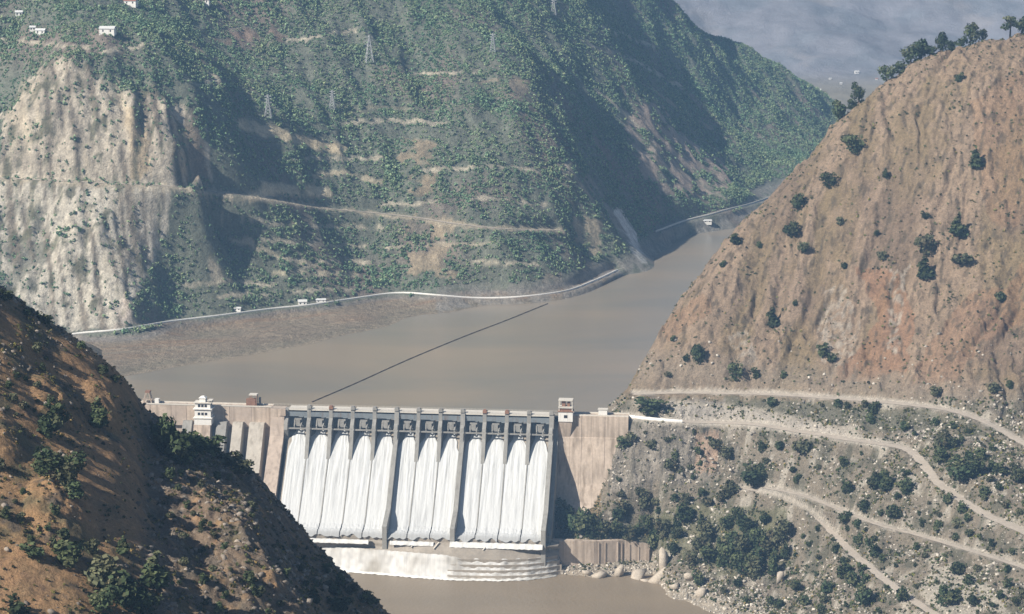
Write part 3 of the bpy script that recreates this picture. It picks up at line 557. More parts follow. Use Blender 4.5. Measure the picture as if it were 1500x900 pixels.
# penstock casings stepping down the left face
for px0, px1, bright in ((319, 334, 0), (343, 358, 1), (368, 390, 1)):
    u0 = float(to_dam(at_z(px0, 616, -9))[0]); u1 = float(to_dam(at_z(px1, 616, -9))[0])
    m = MB(); m.prism([(-1, -60), (-4.9, -9.5), (-9, -9.5), (-36, -51), (-36, -60)], u0, u1); o = m.build('penstock_casing', M_grey if not bright else M_conc2, dam)
    m = MB(); m.prism([(-36.2, -66), (-36.2, -50.5), (-41, -53), (-47, -62), (-47, -66)], u0 + 1, u1 - 1); m.build('anchor_block', M_pale, o)
u0 = float(to_dam(at_z(284, 622, -11))[0]); u1 = float(to_dam(at_z(309, 622, -11))[0])
m = MB(); m.prism([(-4.8, -70), (-4.8, -11), (-14.5, -11), (-24, -45), (-24, -70)], u0, u1); m.build('tower_base', M_pink, dam)
u0 = float(to_dam(at_z(265, 622, -11))[0]); u1 = float(to_dam(at_z(279, 622, -11))[0])
m = MB(); m.prism([(-4.8, -60), (-4.8, -9.5), (-7.5, -9.5), (-36, -51), (-36, -60)], u0, u1); m.build('penstock_casing', M_grey, dam)
# right abutment block, its face streaked and its foot ragged
re = np.linspace(LS + 5.8, uR, 7)
for i, (e0, e1) in enumerate(zip(re[:-1], re[1:])):
    f = 1.6 + .25 * (i % 2); y2 = -9 - f
    m = MB(); m.prism([(4, -135), (4, 3.2), (-4.6 - f, 3.2), (-5.0 - f, -14.5), (-5.5 - f, -15), (y2, -30), (-15, -52), (-20, -66), (-30, -80), (-30, -135)], e0, e1 - .12); m.build('dam_block', M_pink, dam)
m = MB(); m.prism([(1.5, -130), (1.5, -4), (-8, -8)] + [(-w, zc(w) + 1) for w in (16, 30, 58, 70)] + [(-75, -130)], LS + 2.3, LS + 5.7); m.build('drain_slot', M_grey, dam)
# piers, gates, decks
BAY = LS / 12; div = {0, 5, 8, 12}
for k in range(13):
    u = k * BAY
    if k == 0: continue
    tw = 1.55
    m = MB(); m.prism([(3, -40), (3, 3.0), (-9.5, 3.0), (-9.5, -3.5), (-14.2, -8), (-15.6, -12.5), (-16.5, -16), (-19.5, zc(19.5) + 6.5), (-25, zc(25) + 1.5), (-25, -70), (-12.5, -70)], u - tw, u + tw); m.box(u - tw - .5, u + tw + .5, -15.2, -13.2, -12.2, -10.6)
    o = m.build('pier', M_grey, dam)
    m = MB(); m.box(u - 1.7, u + 1.7, -8.8, -5.2, 3.9, 6.0); m.box(u - 1.1, u + 1.1, -8.2, -6, 6.0, 6.9); m.build('hoist_house', M_brown if k in (2, 9, 10) else M_grey, o)
    if k in div: wall(u - 1.5, u + 2.2, 8.5 if k < 12 else 9.5, 'dividing_wall', M_grey, -79)
    else:
        m = MB(); m.prism([(-12.6, -40)] + [(-w, zc(w) + 1.75) for w in (12.6, 16, 22, 30, 44, 58, 64)] + [(-66, -100)], u - .45, u + .45); m.build('low_divider', M_grey, dam)
m = MB(); m.prism([(-1, -30), (-1, 3.0), (-9.5, 3.0), (-9.5, -3.5), (-14.2, -8), (-15.6, -13), (-12.5, -19), (-12.5, -30)], -2.1, 1.0); m.build('pier', M_grey, dam)
for k in range(12):
    a, b = k * BAY + 1.6, (k + 1) * BAY - 1.6
    if k == 0: a = 1.1
    m = MB(); m.box(a, b, -8.0, 3.0, 2.2, 3.7); m.build('deck_slab', M_pale, dam)
    m = MB(); m.box(a, b, -9.4, -8.3, -2.6, 1.1); m.build('breast_beam', M_steel, dam)
    # radial gate: curved skin plate, ribs and two arms back to the trunnion beam
    arc = [(-1.5 - 2.2 * math.sin(t * 2.4), -1 - 13.0 * t) for t in np.linspace(0, 1, 9)]
    m = MB(); m.prism(arc + [(p[0] + .5, p[1]) for p in reversed(arc)], a + .05, b - .05); gt = m.build('gate', M_steel, dam)
    m = MB(); c_ = (a + b) / 2
    m.box(c_ - 3.0, c_ + 3.0, -9.5, -4.6, -5.6, -4.4); m.box(c_ - 1.9, c_ + 1.9, -10.4, -8.8, -10.8, -5.6)
    for s in (-1, 1): m.bar((c_ + s * 3.6, -3.8, -4.5), (c_ + s * 2.6, -12.4, -10.5), .9); m.bar((c_ + s * 3.6, -3.2, -13), (c_ + s * 2.6, -12.4, -11), .9)
    m.build('gate_arm', M_grey, gt)
    m = MB(); m.box(a - 1.5, b + 1.5, -14.4, -12.9, -12.4, -11.4); m.build('trunnion_beam', M_grey, dam)
# road deck kerbs and railings along the whole crest
m = MB(); m.box(U0, -14.2, -4.9, -4.4, 3.2, 4.3); m.box(U0, -14.2, 3.6, 4.1, 3.2, 4.3); m.build('parapet', M_pale, dam)
m = MB(); m.box(LS + 5.9, uR, -5.6, -5.1, 3.2, 4.3); m.box(LS + 5.9, uR, 3.6, 4.1, 3.2, 4.3); m.build('parapet', M_pale, dam)
m = MB()
for y in (-7.9, 2.9):
    for z in (4.3, 4.85): m.box(-14, LS + 6, y - .06, y + .06, z - .05, z + .05)
    for u in np.arange(-14, LS + 6, 3.1): m.box(u - .08, u + .08, y - .08, y + .08, 3.6, 4.95)
m.build('railing', M_rail, dam)

# ---- white water pouring down each bay
def mat_foam(name):
    m, N, L, B = mat_new(name); tc = N.new('ShaderNodeTexCoord'); at = N.new('ShaderNodeAttribute'); at.attribute_name = 'Col'
    mp = N.new('ShaderNodeMapping'); mp.inputs['Scale'].default_value = (1.1, .05, .05); L.new(tc.outputs['Object'], mp.inputs[0])
    nz = N.new('ShaderNodeTexNoise'); nz.inputs['Scale'].default_value = 1; nz.inputs['Detail'].default_value = 6; nz.inputs['Roughness'].default_value = .7; L.new(mp.outputs[0], nz.inputs['Vector'])
    mr = N.new('ShaderNodeMapRange'); mr.inputs['From Min'].default_value = .3; mr.inputs['From Max'].default_value = .62; mr.inputs['To Min'].default_value = .84; mr.inputs['To Max'].default_value = 1.0; L.new(nz.outputs['Fac'], mr.inputs['Value'])
    vm = N.new('ShaderNodeVectorMath'); vm.operation = 'SCALE'; L.new(at.outputs['Color'], vm.inputs[0]); L.new(mr.outputs[0], vm.inputs['Scale']); L.new(vm.outputs[0], B.inputs['Base Color'])
    B.inputs['Roughness'].default_value = .6; B.inputs['Specular IOR Level'].default_value = .2
    bp = N.new('ShaderNodeBump'); bp.inputs['Distance'].default_value = .2; L.new(nz.outputs['Fac'], bp.inputs['Height']); L.new(bp.outputs[0], B.inputs['Normal'])
    return m
M_foam = mat_foam('foam')
ORD = ['first', 'second', 'third', 'fourth', 'fifth', 'sixth', 'seventh', 'eighth', 'ninth', 'tenth', 'eleventh', 'twelfth', 'thirteenth', 'fourteenth', 'fifteenth', 'sixteenth', 'seventeenth', 'eighteenth', 'nineteenth', 'twentieth']
for k in range(12):
    a, b = k * BAY + (2.3 if k in div else .4), (k + 1) * BAY - (1.55 if k + 1 in div else .4)
    us = np.linspace(a, b, 30); sw = np.linspace(0, 1, 170); c_ = (a + b) / 2; gu, gs = np.meshgrid(us, sw)
    ends = 77.5 + 1.8 * perlin(us * .16, us * 0 + k * 1.3, 28); gw = 5.0 + gs * (ends[None, :] - 5.0)
    # the jet is narrow under the gate, spreads to fill the bay and breaks up on the way down
    sp = .46 + .54 * sstep(6, 19, gw + 5 * perlin(gs * 0 + k * 3.7, gw * .15, 4) + 4 * perlin(gu * 0 + (gu > c_) * 9.1 + k, gw * .08, 5))
    ux = c_ + (gu - c_) * sp; e = np.abs(gu - c_) / ((b - a) / 2)
    low_ = 1 - .65 * sstep(30, 66, gw); ux = c_ + (gu - c_) * sp
    n = low_ * perlin(gu * .8 + k * 31., gw * .06, 7) * .35 + low_ * perlin(gu * .3 + k * 17., gw * .03, 9) * .6 + .25 * fbm(gu * 1.1, gw * .35 + k, 10, 3)
    WP = PROF + [(-76, -82.4), (-77.6, -85), (-79.5, -87.3), (-84, -88.8)]; thin = 1 - .75 * sstep(68, 77, gw)
    zz = np.interp(gw, [-p[0] for p in WP], [p[1] for p in WP]) + (1.3 + n) * thin - .3 * low_ * e ** 6 + .5 * sstep(56, 70, gw) * thin * (.5 + fbm(gu * .6, gw * .3, 11, 2))
    V = np.stack([ux, -gw, zz], 2).reshape(-1, 3); st = sstep(.12, .5, fbm(gu * .25 + k * 9., gw * .025, 27, 4)); st2 = sstep(.2, .45, fbm(gu * .9 + k * 5., gw * .05, 29, 3)) * (1 - sstep(25, 60, gw))
    Cc = (np.array([.62, .63, .625]) * ((1 - .22 * st - .25 * st2) * (1 - .35 * sstep(72, 77, gw)))[..., None]).reshape(-1, 3); ws = sw
    nx = len(us); i = (np.arange(nx - 1)[None, :] + np.arange(len(ws) - 1)[:, None] * nx).ravel()
    o = mesh_np('water_chute', V, np.stack([i, i + nx, i + nx + 1, i + 1], 1), M_foam, np.array(Cc), smooth=True)
    o.location = tuple(ORG); o.rotation_euler = (0, 0, ang)
    lbl = {0: 'white water in the bay beside the broad left training wall', 11: 'white water in the bay against the right abutment'}.get(k, 'white water pouring down the %s spillway bay counted from the left wall' % ORD[k])
    tag(o, lbl, 'falling water', 'white water on the spillway')

# ---- apron at the toe: wet slabs in steps with a curtain of foam falling into the river
def front(t):       # distance downstream of the apron's outer edge along the crest, t = u / LS
    return float(np.interp(t, [-.12, 0, .22, .42, .55, .68, .85, .95, 1.02, 1.06], [70, 75, 80, 86, 91, 94, 92, 87, 79, 72]))
ts = np.linspace(-.1, 1.055, 150)
apron = empty('spillway_apron', tuple(ORG), ang); tag(apron, 'stepped wet concrete apron at the foot of the spillway', 'apron')
V = []; n_ = 0
for t in ts:
    f = front(t); u = t * LS
    V += [(u, -60, -130), (u, -60, -87.5), (u, -77.5, -87.5), (u, -f + 8.5, -91.2), (u, -f + 8.2, -93.8), (u, -f + 4.5, -94.5), (u, -f + .5, -130)]
V = np.array(V); V[V[:, 1] > -77.5, 1] = np.minimum(V[V[:, 1] > -77.5, 1], -60)
i = (np.arange(6)[None, :] + np.arange(len(ts) - 1)[:, None] * 7).ravel(); mesh_np('apron_slab', V, np.stack([i, i + 7, i + 8, i + 1], 1), M_wet, parent=apron)
def foam_strip(name, rows, dens, parent, mat=M_foam, cfun=None):
    """rows: functions t -> (y,z); a rippled sheet through them"""
    V = []; Cc = []; nr = len(rows)
    tt = np.linspace(dens[0], dens[1], dens[2])
    for t in tt:
        for j, r in enumerate(rows):
            y, z = r(t); w = .6 * fl3(t + j * .37); V.append((t * LS, y + w, z + .5 * fl3(t * 1.7 + j)))
            q = .5 + .5 * float(perlin(np.array(t * 55 + j * .4), np.array(j * .6), 15)); Cc.append(np.array([.84, .83, .79]) * (.72 + .28 * q) if cfun is None else cfun(t, j, q))
    i = (np.arange(nr - 1)[None, :] + np.arange(len(tt) - 1)[:, None] * nr).ravel()
    return mesh_np(name, V, np.stack([i, i + nr, i + nr + 1, i + 1], 1), mat, np.array(Cc), smooth=True, parent=parent)
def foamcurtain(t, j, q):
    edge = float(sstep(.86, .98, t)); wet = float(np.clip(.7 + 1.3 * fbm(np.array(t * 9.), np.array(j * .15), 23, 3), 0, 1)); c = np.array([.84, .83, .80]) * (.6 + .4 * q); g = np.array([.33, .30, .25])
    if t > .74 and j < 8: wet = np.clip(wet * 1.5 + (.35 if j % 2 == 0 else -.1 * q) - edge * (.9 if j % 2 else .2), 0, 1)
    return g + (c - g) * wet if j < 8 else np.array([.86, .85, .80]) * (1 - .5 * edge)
def cr(dy, z, j):           # behind t = .7 the curtain breaks over the steps
    def f(t):
        k = float(sstep(.62, .74, t)); s = int(j) // 2; yy = -3.4 + 1.7 * s + (.35 if j % 2 else -1.2); zz = -96.2 - 4.0 * s - (3.4 if j % 2 else 0)
        return (-(front(t) + dy * (1 - k) + yy * k), z * (1 - k) + zz * k)
    return f
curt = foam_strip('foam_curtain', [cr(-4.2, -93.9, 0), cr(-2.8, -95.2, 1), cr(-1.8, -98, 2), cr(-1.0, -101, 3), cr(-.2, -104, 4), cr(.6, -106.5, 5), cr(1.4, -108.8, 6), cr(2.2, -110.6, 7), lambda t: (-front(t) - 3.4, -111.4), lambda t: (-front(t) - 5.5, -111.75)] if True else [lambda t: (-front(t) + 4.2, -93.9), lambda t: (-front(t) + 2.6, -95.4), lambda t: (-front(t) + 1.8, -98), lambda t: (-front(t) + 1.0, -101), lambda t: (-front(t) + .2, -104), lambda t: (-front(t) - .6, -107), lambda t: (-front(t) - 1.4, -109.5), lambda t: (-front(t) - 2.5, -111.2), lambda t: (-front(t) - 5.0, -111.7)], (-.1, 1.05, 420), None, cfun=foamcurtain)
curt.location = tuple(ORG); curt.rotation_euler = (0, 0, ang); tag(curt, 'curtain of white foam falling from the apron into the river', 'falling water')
for (t0, t1, lb) in ((-.05, .36, 'white foam line on the apron below the five left bays'), (.44, .60, 'white foam line on the apron below the middle bays'), (.66, 1.0, 'white foam line on the apron below the four right bays')):
    hh = 0.0 if t0 < .6 else .8
    s_ = foam_strip('foam_line', [lambda t: (-77.9, -86.9 + hh), lambda t: (-79.6, -86.7 + hh), lambda t: (-81.0 - hh, -88.3), lambda t: (-81.6 - hh * 1.5, -89.4)], (t0, t1, 90), None)
    s_.location = tuple(ORG); s_.rotation_euler = (0, 0, ang); tag(s_, lb, 'foam', 'foam lines on the apron')
# slanting ribs between the slabs
m = MB()
for t in (.08, .13, .365, .535, .62, .80):
    f = front(t); m.bar((t * LS, -79, -87.0), (t * LS - 3.5, -f + 8, -90.6), .9)
m.build('slab_joint', M_pale, apron)
# end steps on the right
for j in range(4):          # rounded steps that come out from under the falling water at the right end
    tt = np.linspace(.66, 1.05 + .008 * j, 70); V = []
    for t in tt:
        f = front(t) - 3.4 + 1.7 * j; V += [(t * LS, -58, -96.5 - 4.0 * j), (t * LS, -f, -96.9 - 4.0 * j), (t * LS, -f - .3, -130)]
    V += [(V[-3][0], -58, -130)]; n_ = len(V); i = (np.arange(2)[None, :] + np.arange(69)[:, None] * 3).ravel(); Fq = [tuple(q) for q in np.stack([i, i + 3, i + 4, i + 1], 1)] + [(n_ - 4, n_ - 1, n_ - 2, n_ - 3)]
    m = MB(); m.add(V, Fq); m.build('apron_step', M_wet, apron)

# ---- retaining wall to the right of the apron
rw = empty('retaining_wall', (0, 0, 0)); tag(rw, 'pinkish concrete retaining wall between the apron and the boulders', 'wall')
ca, cb, cc, ce = [np.array(q) for q in WALL]
def wallseg(p, q, top0, top1, th, nm, mat):
    t = np.array([q[0] - p[0], q[1] - p[1]]); t /= np.linalg.norm(t); nrm = np.array([-t[1], t[0]]) * th
    V = []
    for (x, y, tp) in ((p[0], p[1], top0), (q[0], q[1], top1)):
        V += [(x, y, -130), (x, y, tp), (x + nrm[0], y + nrm[1], tp), (x + nrm[0], y + nrm[1], -130)]
    m = MB(); m.add(V, [(0, 1, 2, 3), (7, 6, 5, 4), (0, 4, 5, 1), (1, 5, 6, 2), (2, 6, 7, 3)]); return m.build(nm, mat, rw)
wallseg(ca, cb, -85.4, -87.6, 5, 'wall_face', M_pink); wallseg(cb + np.array([.06, 0, 0]), cc, -87.6, -89, 5, 'wall_face', M_pink); wallseg(cc + np.array([.06, 0, 0]), ce, -89, -93, 5, 'wall_face', M_pink)
for k, (f_, w_) in enumerate(((.08, .5), (.2, .25), (.42, .6), (.5, .3), (.63, .8), (.8, .4), (.97, .7))):
    p = cb + (cc - cb) * f_ / .55 if f_ < .55 else cc + (ce - cc) * (f_ - .55) / .45
    m = MB(); m.box(p[0] - w_, p[0] + w_, p[1] - .5, p[1] + 2, -130, -88.2 - 1.4 * k * f_ - .6); m.build('wall_rib', M_pink, rw)
# ================================================================ VEGETATION AND ROCKS
M_leaf = mat_leaf('foliage'); M_bark = mat_surface('bark', base=(.10, .075, .055), scales=((.8, .3),))
M_rock = mat_surface('rubble_rock', scales=((.7, .25),), bump=(.2, 2))
def crown_np(r, lobes, n, size, cols, flat=.5):
    """n leaf clumps spread through the volume of several lobes; returns verts, quads, colours"""
    L_ = np.array(lobes, float); w = (L_[:, 3] * L_[:, 4] * L_[:, 5]) ** .67; k = r.choice(len(L_), n, p=w / w.sum())
    d = r.normal(size=(n, 3)); d /= np.linalg.norm(d, axis=1)[:, None]; rad = r.uniform(.45, 1.05, n) ** .6
    P = L_[k, :3] + d * L_[k, 3:] * rad[:, None]
    nr = d * .7 + r.normal(size=(n, 3)) * flat; nr /= np.linalg.norm(nr, axis=1)[:, None]
    t = np.cross(nr, r.normal(size=(n, 3))); t /= np.linalg.norm(t, axis=1)[:, None]; b = np.cross(nr, t)
    s = (size * r.uniform(.6, 1.4, n))[:, None]; s2 = s * r.uniform(.5, 1.0, n)[:, None]
    V = np.stack([P - t * s - b * s2 * .6, P + t * s * .3 - b * s2, P + t * s + b * s2 * .5, P - t * s * .2 + b * s2 + nr * s * .3], 1).reshape(-1, 3)
    V[:, 2] = np.maximum(V[:, 2], -.04)
    c = np.asarray(cols, float)[r.integers(0, len(cols), len(L_))][k] * r.uniform(.75, 1.3, n)[:, None]
    return V, np.arange(4 * n).reshape(n, 4), np.repeat(c, 4, 0)
GREENS = [(.050, .070, .032), (.070, .086, .038), (.038, .056, .027), (.088, .096, .048)]
OLIVE = [(.105, .105, .058), (.12, .105, .064), (.09, .096, .054)]
def lobes_bush(r, n=6, w=.42, lo=.15, hi=.75):
    return [(r.uniform(-w, w) * .6, r.uniform(-w, w) * .6, r.uniform(lo, hi), r.uniform(.16, .30), r.uniform(.16, .30), r.uniform(.14, .26)) for _ in range(n)] + [(0, 0, .3, w * .8, w * .8, .32)]
def lobes_cone(r, n=7):
    return [(r.uniform(-.16, .16) * (1.1 - z), r.uniform(-.16, .16) * (1.1 - z), z, .30 * (1.12 - z), .30 * (1.12 - z), .14) for z in np.linspace(.2, .92, n)]
def lobes_umb(r, n=8):
    return [(r.uniform(-.34, .34), r.uniform(-.34, .34), r.uniform(.42, .88), r.uniform(.13, .22), r.uniform(.13, .22), r.uniform(.09, .15)) for _ in range(n)]
def make_mesh(name, V, Fc, C, mat):
    o = mesh_np(name, V, Fc, mat, C); me = o.data; bpy.data.objects.remove(o); return me
def trunk_mesh(r, h, spread=.3):
    m = MB(); m.tube([(0, 0, -.08), (.01, .01, h * .4), (r.uniform(-.03, .03), r.uniform(-.03, .03), h)], [.045, .035, .015], 6)
    for k in range(3):
        a = k * 2.1 + r.uniform(0, 1); z = h * (.5 + .13 * k); m.tube([(0, 0, z), (math.cos(a) * spread * .6, math.sin(a) * spread * .6, z + .14), (math.cos(a) * spread, math.sin(a) * spread, z + .2)], [.022, .014, .006], 5)
    me = bpy.data.meshes.new('trunk'); me.from_pydata(m.v, [], m.f); me.materials.append(M_bark); return me
rr = np.random.default_rng(77)
BUSH = [make_mesh('bush', *crown_np(rr, lobes_bush(rr), 330, .075, GREENS), M_leaf) for _ in range(5)]
BUSH_D = [make_mesh('bush', *crown_np(rr, lobes_bush(rr, 5, .45, .1, .6), 260, .08, OLIVE), M_leaf) for _ in range(3)]
TREES = {'upright': [(make_mesh('crown', *crown_np(rr, lobes_cone(rr), 420, .06, GREENS), M_leaf), trunk_mesh(rr, .8, .1)) for _ in range(3)],
         'broad': [(make_mesh('crown', *crown_np(rr, lobes_bush(rr, 8, .42, .35, .82), 520, .06, GREENS), M_leaf), trunk_mesh(rr, .55, .2)) for _ in range(4)],
         'pale': [(make_mesh('crown', *crown_np(rr, lobes_bush(rr, 7, .42, .3, .8), 420, .065, OLIVE), M_leaf), trunk_mesh(rr, .55, .2)) for _ in range(2)],
         'open': [(make_mesh('crown', *crown_np(rr, lobes_umb(rr), 300, .055, GREENS), M_leaf), trunk_mesh(rr, .8, .3)) for _ in range(3)]}
def px2m(p, h): return h * float(np.hypot(p[1], p[2] - H)) / F
ITEMS = []          # (object, px, zone phrase, adjective, group) - labelled together at the end
def plant(hf, kind, px, py, hpx, zone, group, adj=None, wide=1.0, p=None):
    p = hf.hit(px, py) if p is None else p; s = px2m(p, hpx) / math.cos(PITCH); rz = rr.uniform(0, 6.28)
    if kind in ('bush', 'dry'):
        me = (BUSH if kind == 'bush' else BUSH_D)[rr.integers(0, 5 if kind == 'bush' else 3)]
        o = link(bpy.data.objects.new('bush', me)); cat = 'bush'
    else:
        o = empty('tree'); cr, tr = TREES[kind][rr.integers(0, len(TREES[kind]))]
        link(bpy.data.objects.new('trunk', tr), o); link(bpy.data.objects.new('crown', cr), o); cat = 'tree'
    o.location = (p[0], p[1], p[2] - .02 * s); o.rotation_euler = (0, 0, rz); o.scale = (s * wide, s * wide, s)
    a = adj or {'bush': 'dark green', 'dry': 'olive brown', 'upright': 'narrow dark green', 'broad': 'rounded dark green', 'pale': 'pale olive', 'open': 'open crowned'}[kind]
    ITEMS.append((o, px, zone, a, group, cat)); return o
# -- bare right hill: scattered dark trees and bushes
g1 = 'dark bushes and trees dotted over the bare brown hill'
for px, py, h, k, w in [(1252, 226, 30, 'broad', 1.1), (1238, 208, 16, 'dry', 1), (1214, 276, 24, 'broad', 1.1), (1170, 309, 30, 'broad', 1.0), (1248, 150, 18, 'bush', 1), (1297, 261, 15, 'upright', 1.2), (1429, 247, 30, 'upright', 1.3), (1403, 120, 15, 'bush', 1.2)]:
    plant(hB, k, px, py, h, 'on the left shoulder of the brown hill' if px < 1280 else 'high on the bare brown hill face', g1, wide=w)
for px, py, h, k, w in [(1160, 348, 26, 'broad', 1.1), (1176, 372, 18, 'broad', 1.1), (1078, 358, 20, 'bush', 1), (1113, 364, 11, 'bush', 1), (1403, 348, 34, 'upright', 1.3), (1356, 374, 32, 'pale', 1.0), (1353, 410, 34, 'upright', 1.5), (1292, 382, 18, 'dry', 1), (1237, 394, 13, 'bush', 1), (1230, 330, 15, 'dry', 1), (1355, 320, 13, 'bush', 1.2), (1058, 392, 12, 'bush', 1), (1410, 385, 22, 'dry', 1.6), (1283, 345, 10, 'bush', 1)]:
    plant(hB, k, px, py, h, 'halfway up the bare brown hill', g1, wide=w)
for px, py, h, k, w in [(1466, 442, 20, 'bush', 1), (1131, 480, 30, 'upright', 1.3), (1023, 532, 34, 'broad', .8), (1078, 558, 28, 'broad', .9), (1108, 556, 20, 'bush', .8), (1205, 522, 22, 'bush', 1), (1217, 531, 18, 'bush', 1), (1148, 555, 13, 'bush', 1), (1005, 530, 12, 'bush', 1), (985, 500, 10, 'bush', 1), (1165, 450, 10, 'bush', 1), (1455, 575, 24, 'dry', 1), (1370, 580, 18, 'dry', 1.2), (1480, 570, 14, 'bush', 1), (978, 552, 12, 'dry', 1.2)]:
    plant(hB, k, px, py, h, 'low on the bare brown hill above the upper road', g1, wide=w)
for px, py, h, k, w in [(1229, 180, 34, 'broad', .8), (1257, 158, 30, 'broad', .8), (1298, 132, 24, 'broad', 1.1), (1318, 108, 20, 'bush', 1.5), (1334, 102, 30, 'broad', 1.2), (1348, 96, 34, 'broad', .8), (1362, 92, 18, 'bush', 1.2), (1380, 88, 34, 'broad', .7), (1393, 86, 18, 'bush', 1.2), (1406, 84, 16, 'bush', 1.2), (1421, 82, 34, 'broad', .85), (1438, 76, 18, 'broad', 1), (1479, 66, 34, 'open', 1.0), (1497, 64, 24, 'broad', 1)]:
    q = min(B_pts[:14], key=lambda b: abs(b[0] - px)); r_ = ray(px, py); hz = [b for b in B_pts[:14]]
    dd = float(np.interp(px, [b[0] for b in hz], [b[2] for b in hz])); x_ = r_[0] * dd; tt = np.arange(dd - 60, dd + 60, 1.0)
    zz = hB.h(r_[0] * tt, tt); e = zz - H - r_[2] * 0; k_ = int(np.argmax((zz - H) / tt)); p_ = np.array([r_[0] * tt[k_], tt[k_], zz[k_]])
    plant(hB, k, px, py, h, 'on the skyline of the bare brown hill', 'trees along the brown hill skyline', wide=w, p=p_)
# -- scrub on the lower right slope, zone by zone
def scatter(hf, poly, n, hr, kinds, zone, group, mind=13, seed=0):
    r = np.random.default_rng(seed); xs = [p[0] for p in poly]; ys = [p[1] for p in poly]; got = []; t = 0
    while len(got) < n and t < 6000:
        t += 1; x = r.uniform(min(xs), max(xs)); y = r.uniform(min(ys), max(ys))
        if not in_poly(np.array([x]), np.array([y]), poly)[0]: continue
        if any(np.hypot(x - a, y - b) < mind for a, b in got): continue
        if any(near_line(np.array([x]), np.array([y]), [project(*q) for q in R])[0] < 5 for R in ROADPX): continue
        got.append((x, y)); h = hr[0] + (hr[1] - hr[0]) * r.random() ** 1.8; plant(hf, kinds[r.integers(0, len(kinds))], x, y, h, zone, group, wide=r.uniform(.8, 1.25))
ROADPX = [R_upper[::3], R_dam[::3], R_low[::3], R_low2[::3]]
g2 = 'bushes scattered over the rocky lower slope'
for px, py, h, k, w, z in [(1105, 712, 40, 'broad', 1.25, 'at the top of the lower dirt track'), (950, 606, 26, 'bush', 1.9, 'beside the dam crest road near the right abutment'), (1280, 718, 30, 'broad', .9, 'on the open slope below the dam road bend'), (1298, 718, 30, 'upright', 1.2, 'on the open slope below the dam road bend'), (1240, 722, 22, 'bush', 1, 'on the open slope below the dam road bend'), (1326, 724, 28, 'broad', 1, 'on the open slope below the dam road bend'),
                           (1407, 704, 38, 'broad', 1.4, 'right of the descending dirt road'), (1427, 696, 34, 'broad', 1.1, 'right of the descending dirt road'), (1380, 660, 34, 'pale', 1, 'right of the descending dirt road'), (1175, 662, 28, 'dry', 1.2, 'on the open slope below the dam road bend'), (1265, 888, 38, 'broad', .9, 'below the lower dirt track'), (1385, 888, 36, 'broad', 1, 'between the thin track and the lower dirt track'), (1322, 880, 26, 'bush', 1, 'between the thin track and the lower dirt track')]:
    plant(hB, k, px, py, h, z, g2, wide=w)
KB = ['bush', 'bush', 'dry', 'bush', 'broad']
scatter(hB, [(1050, 586), (1300, 597), (1470, 650), (1470, 690), (1310, 640), (1200, 614)], 17, (9, 22), KB, 'between the upper road and the dam road', g2, 12, 1)
scatter(hB, [(905, 628), (1090, 632), (1085, 695), (1000, 715), (905, 725)], 17, (8, 24), ['bush', 'dry', 'bush'], 'on the rock face under the dam road', g2, 13, 2)
scatter(hB, [(1095, 642), (1285, 662), (1335, 700), (1300, 735), (1180, 722), (1095, 700)], 13, (8, 24), KB, 'on the open slope below the dam road bend', g2, 14, 3)
scatter(hB, [(1350, 650), (1500, 680), (1500, 765), (1420, 722)], 15, (9, 26), KB, 'right of the descending dirt road', g2, 13, 4)
scatter(hB, [(1300, 735), (1350, 710), (1500, 795), (1500, 822), (1340, 776), (1250, 748)], 19, (9, 26), KB, 'between the descending road and the thin track', g2, 13, 5)
scatter(hB, [(1225, 765), (1290, 785), (1330, 850), (1260, 805)], 12, (9, 26), KB, 'in the fork between the two lower tracks', g2, 11, 6)
scatter(hB, [(1300, 790), (1400, 812), (1500, 845), (1500, 900), (1390, 900), (1320, 850)], 18, (9, 28), KB, 'below the thin track in the bottom right corner', g2, 13, 7)
scatter(hB, [(1160, 752), (1195, 765), (1260, 830), (1340, 900), (1230, 900), (1150, 820)], 19, (9, 30), KB, 'below the lower dirt track', g2, 13, 8)
scatter(hB, [(1010, 850), (1100, 850), (1230, 880), (1220, 905), (1060, 890)], 11, (8, 26), KB, 'by the river bank at the bottom edge', g2, 14, 9)
g3 = 'trees of the copse right of the spillway'
for px, py, h, k, w in [(826, 778, 56, 'broad', .75), (806, 772, 32, 'broad', .8), (850, 785, 48, 'broad', .9), (868, 790, 42, 'broad', .9), (885, 788, 28, 'pale', 1), (905, 790, 30, 'broad', 1)]:
    plant(hB, k, px, py, h, 'beside the foot of the right abutment', g3, wide=w)
KC = ['broad', 'pale', 'pale', 'broad', 'upright']
scatter(hB, [(915, 788), (950, 770), (1040, 760), (1140, 765), (1155, 780), (1040, 790), (920, 800)], 14, (20, 36), KC, 'in the back row of the copse', g3, 11, 11)
scatter(hB, [(930, 805), (1040, 795), (1155, 785), (1160, 805), (1050, 815), (950, 815)], 13, (22, 40), KC, 'in the middle of the copse', g3, 13, 12)
scatter(hB, [(985, 822), (1060, 818), (1155, 812), (1140, 850), (1080, 848), (1010, 835)], 12, (22, 42), KC, 'along the front edge of the copse', g3, 14, 13)
scatter(hB, [(900, 730), (990, 720), (1080, 725), (1090, 745), (1000, 750), (900, 765)], 13, (14, 30), ['bush', 'pale', 'dry'], 'on the bank above the copse', g2, 13, 14)
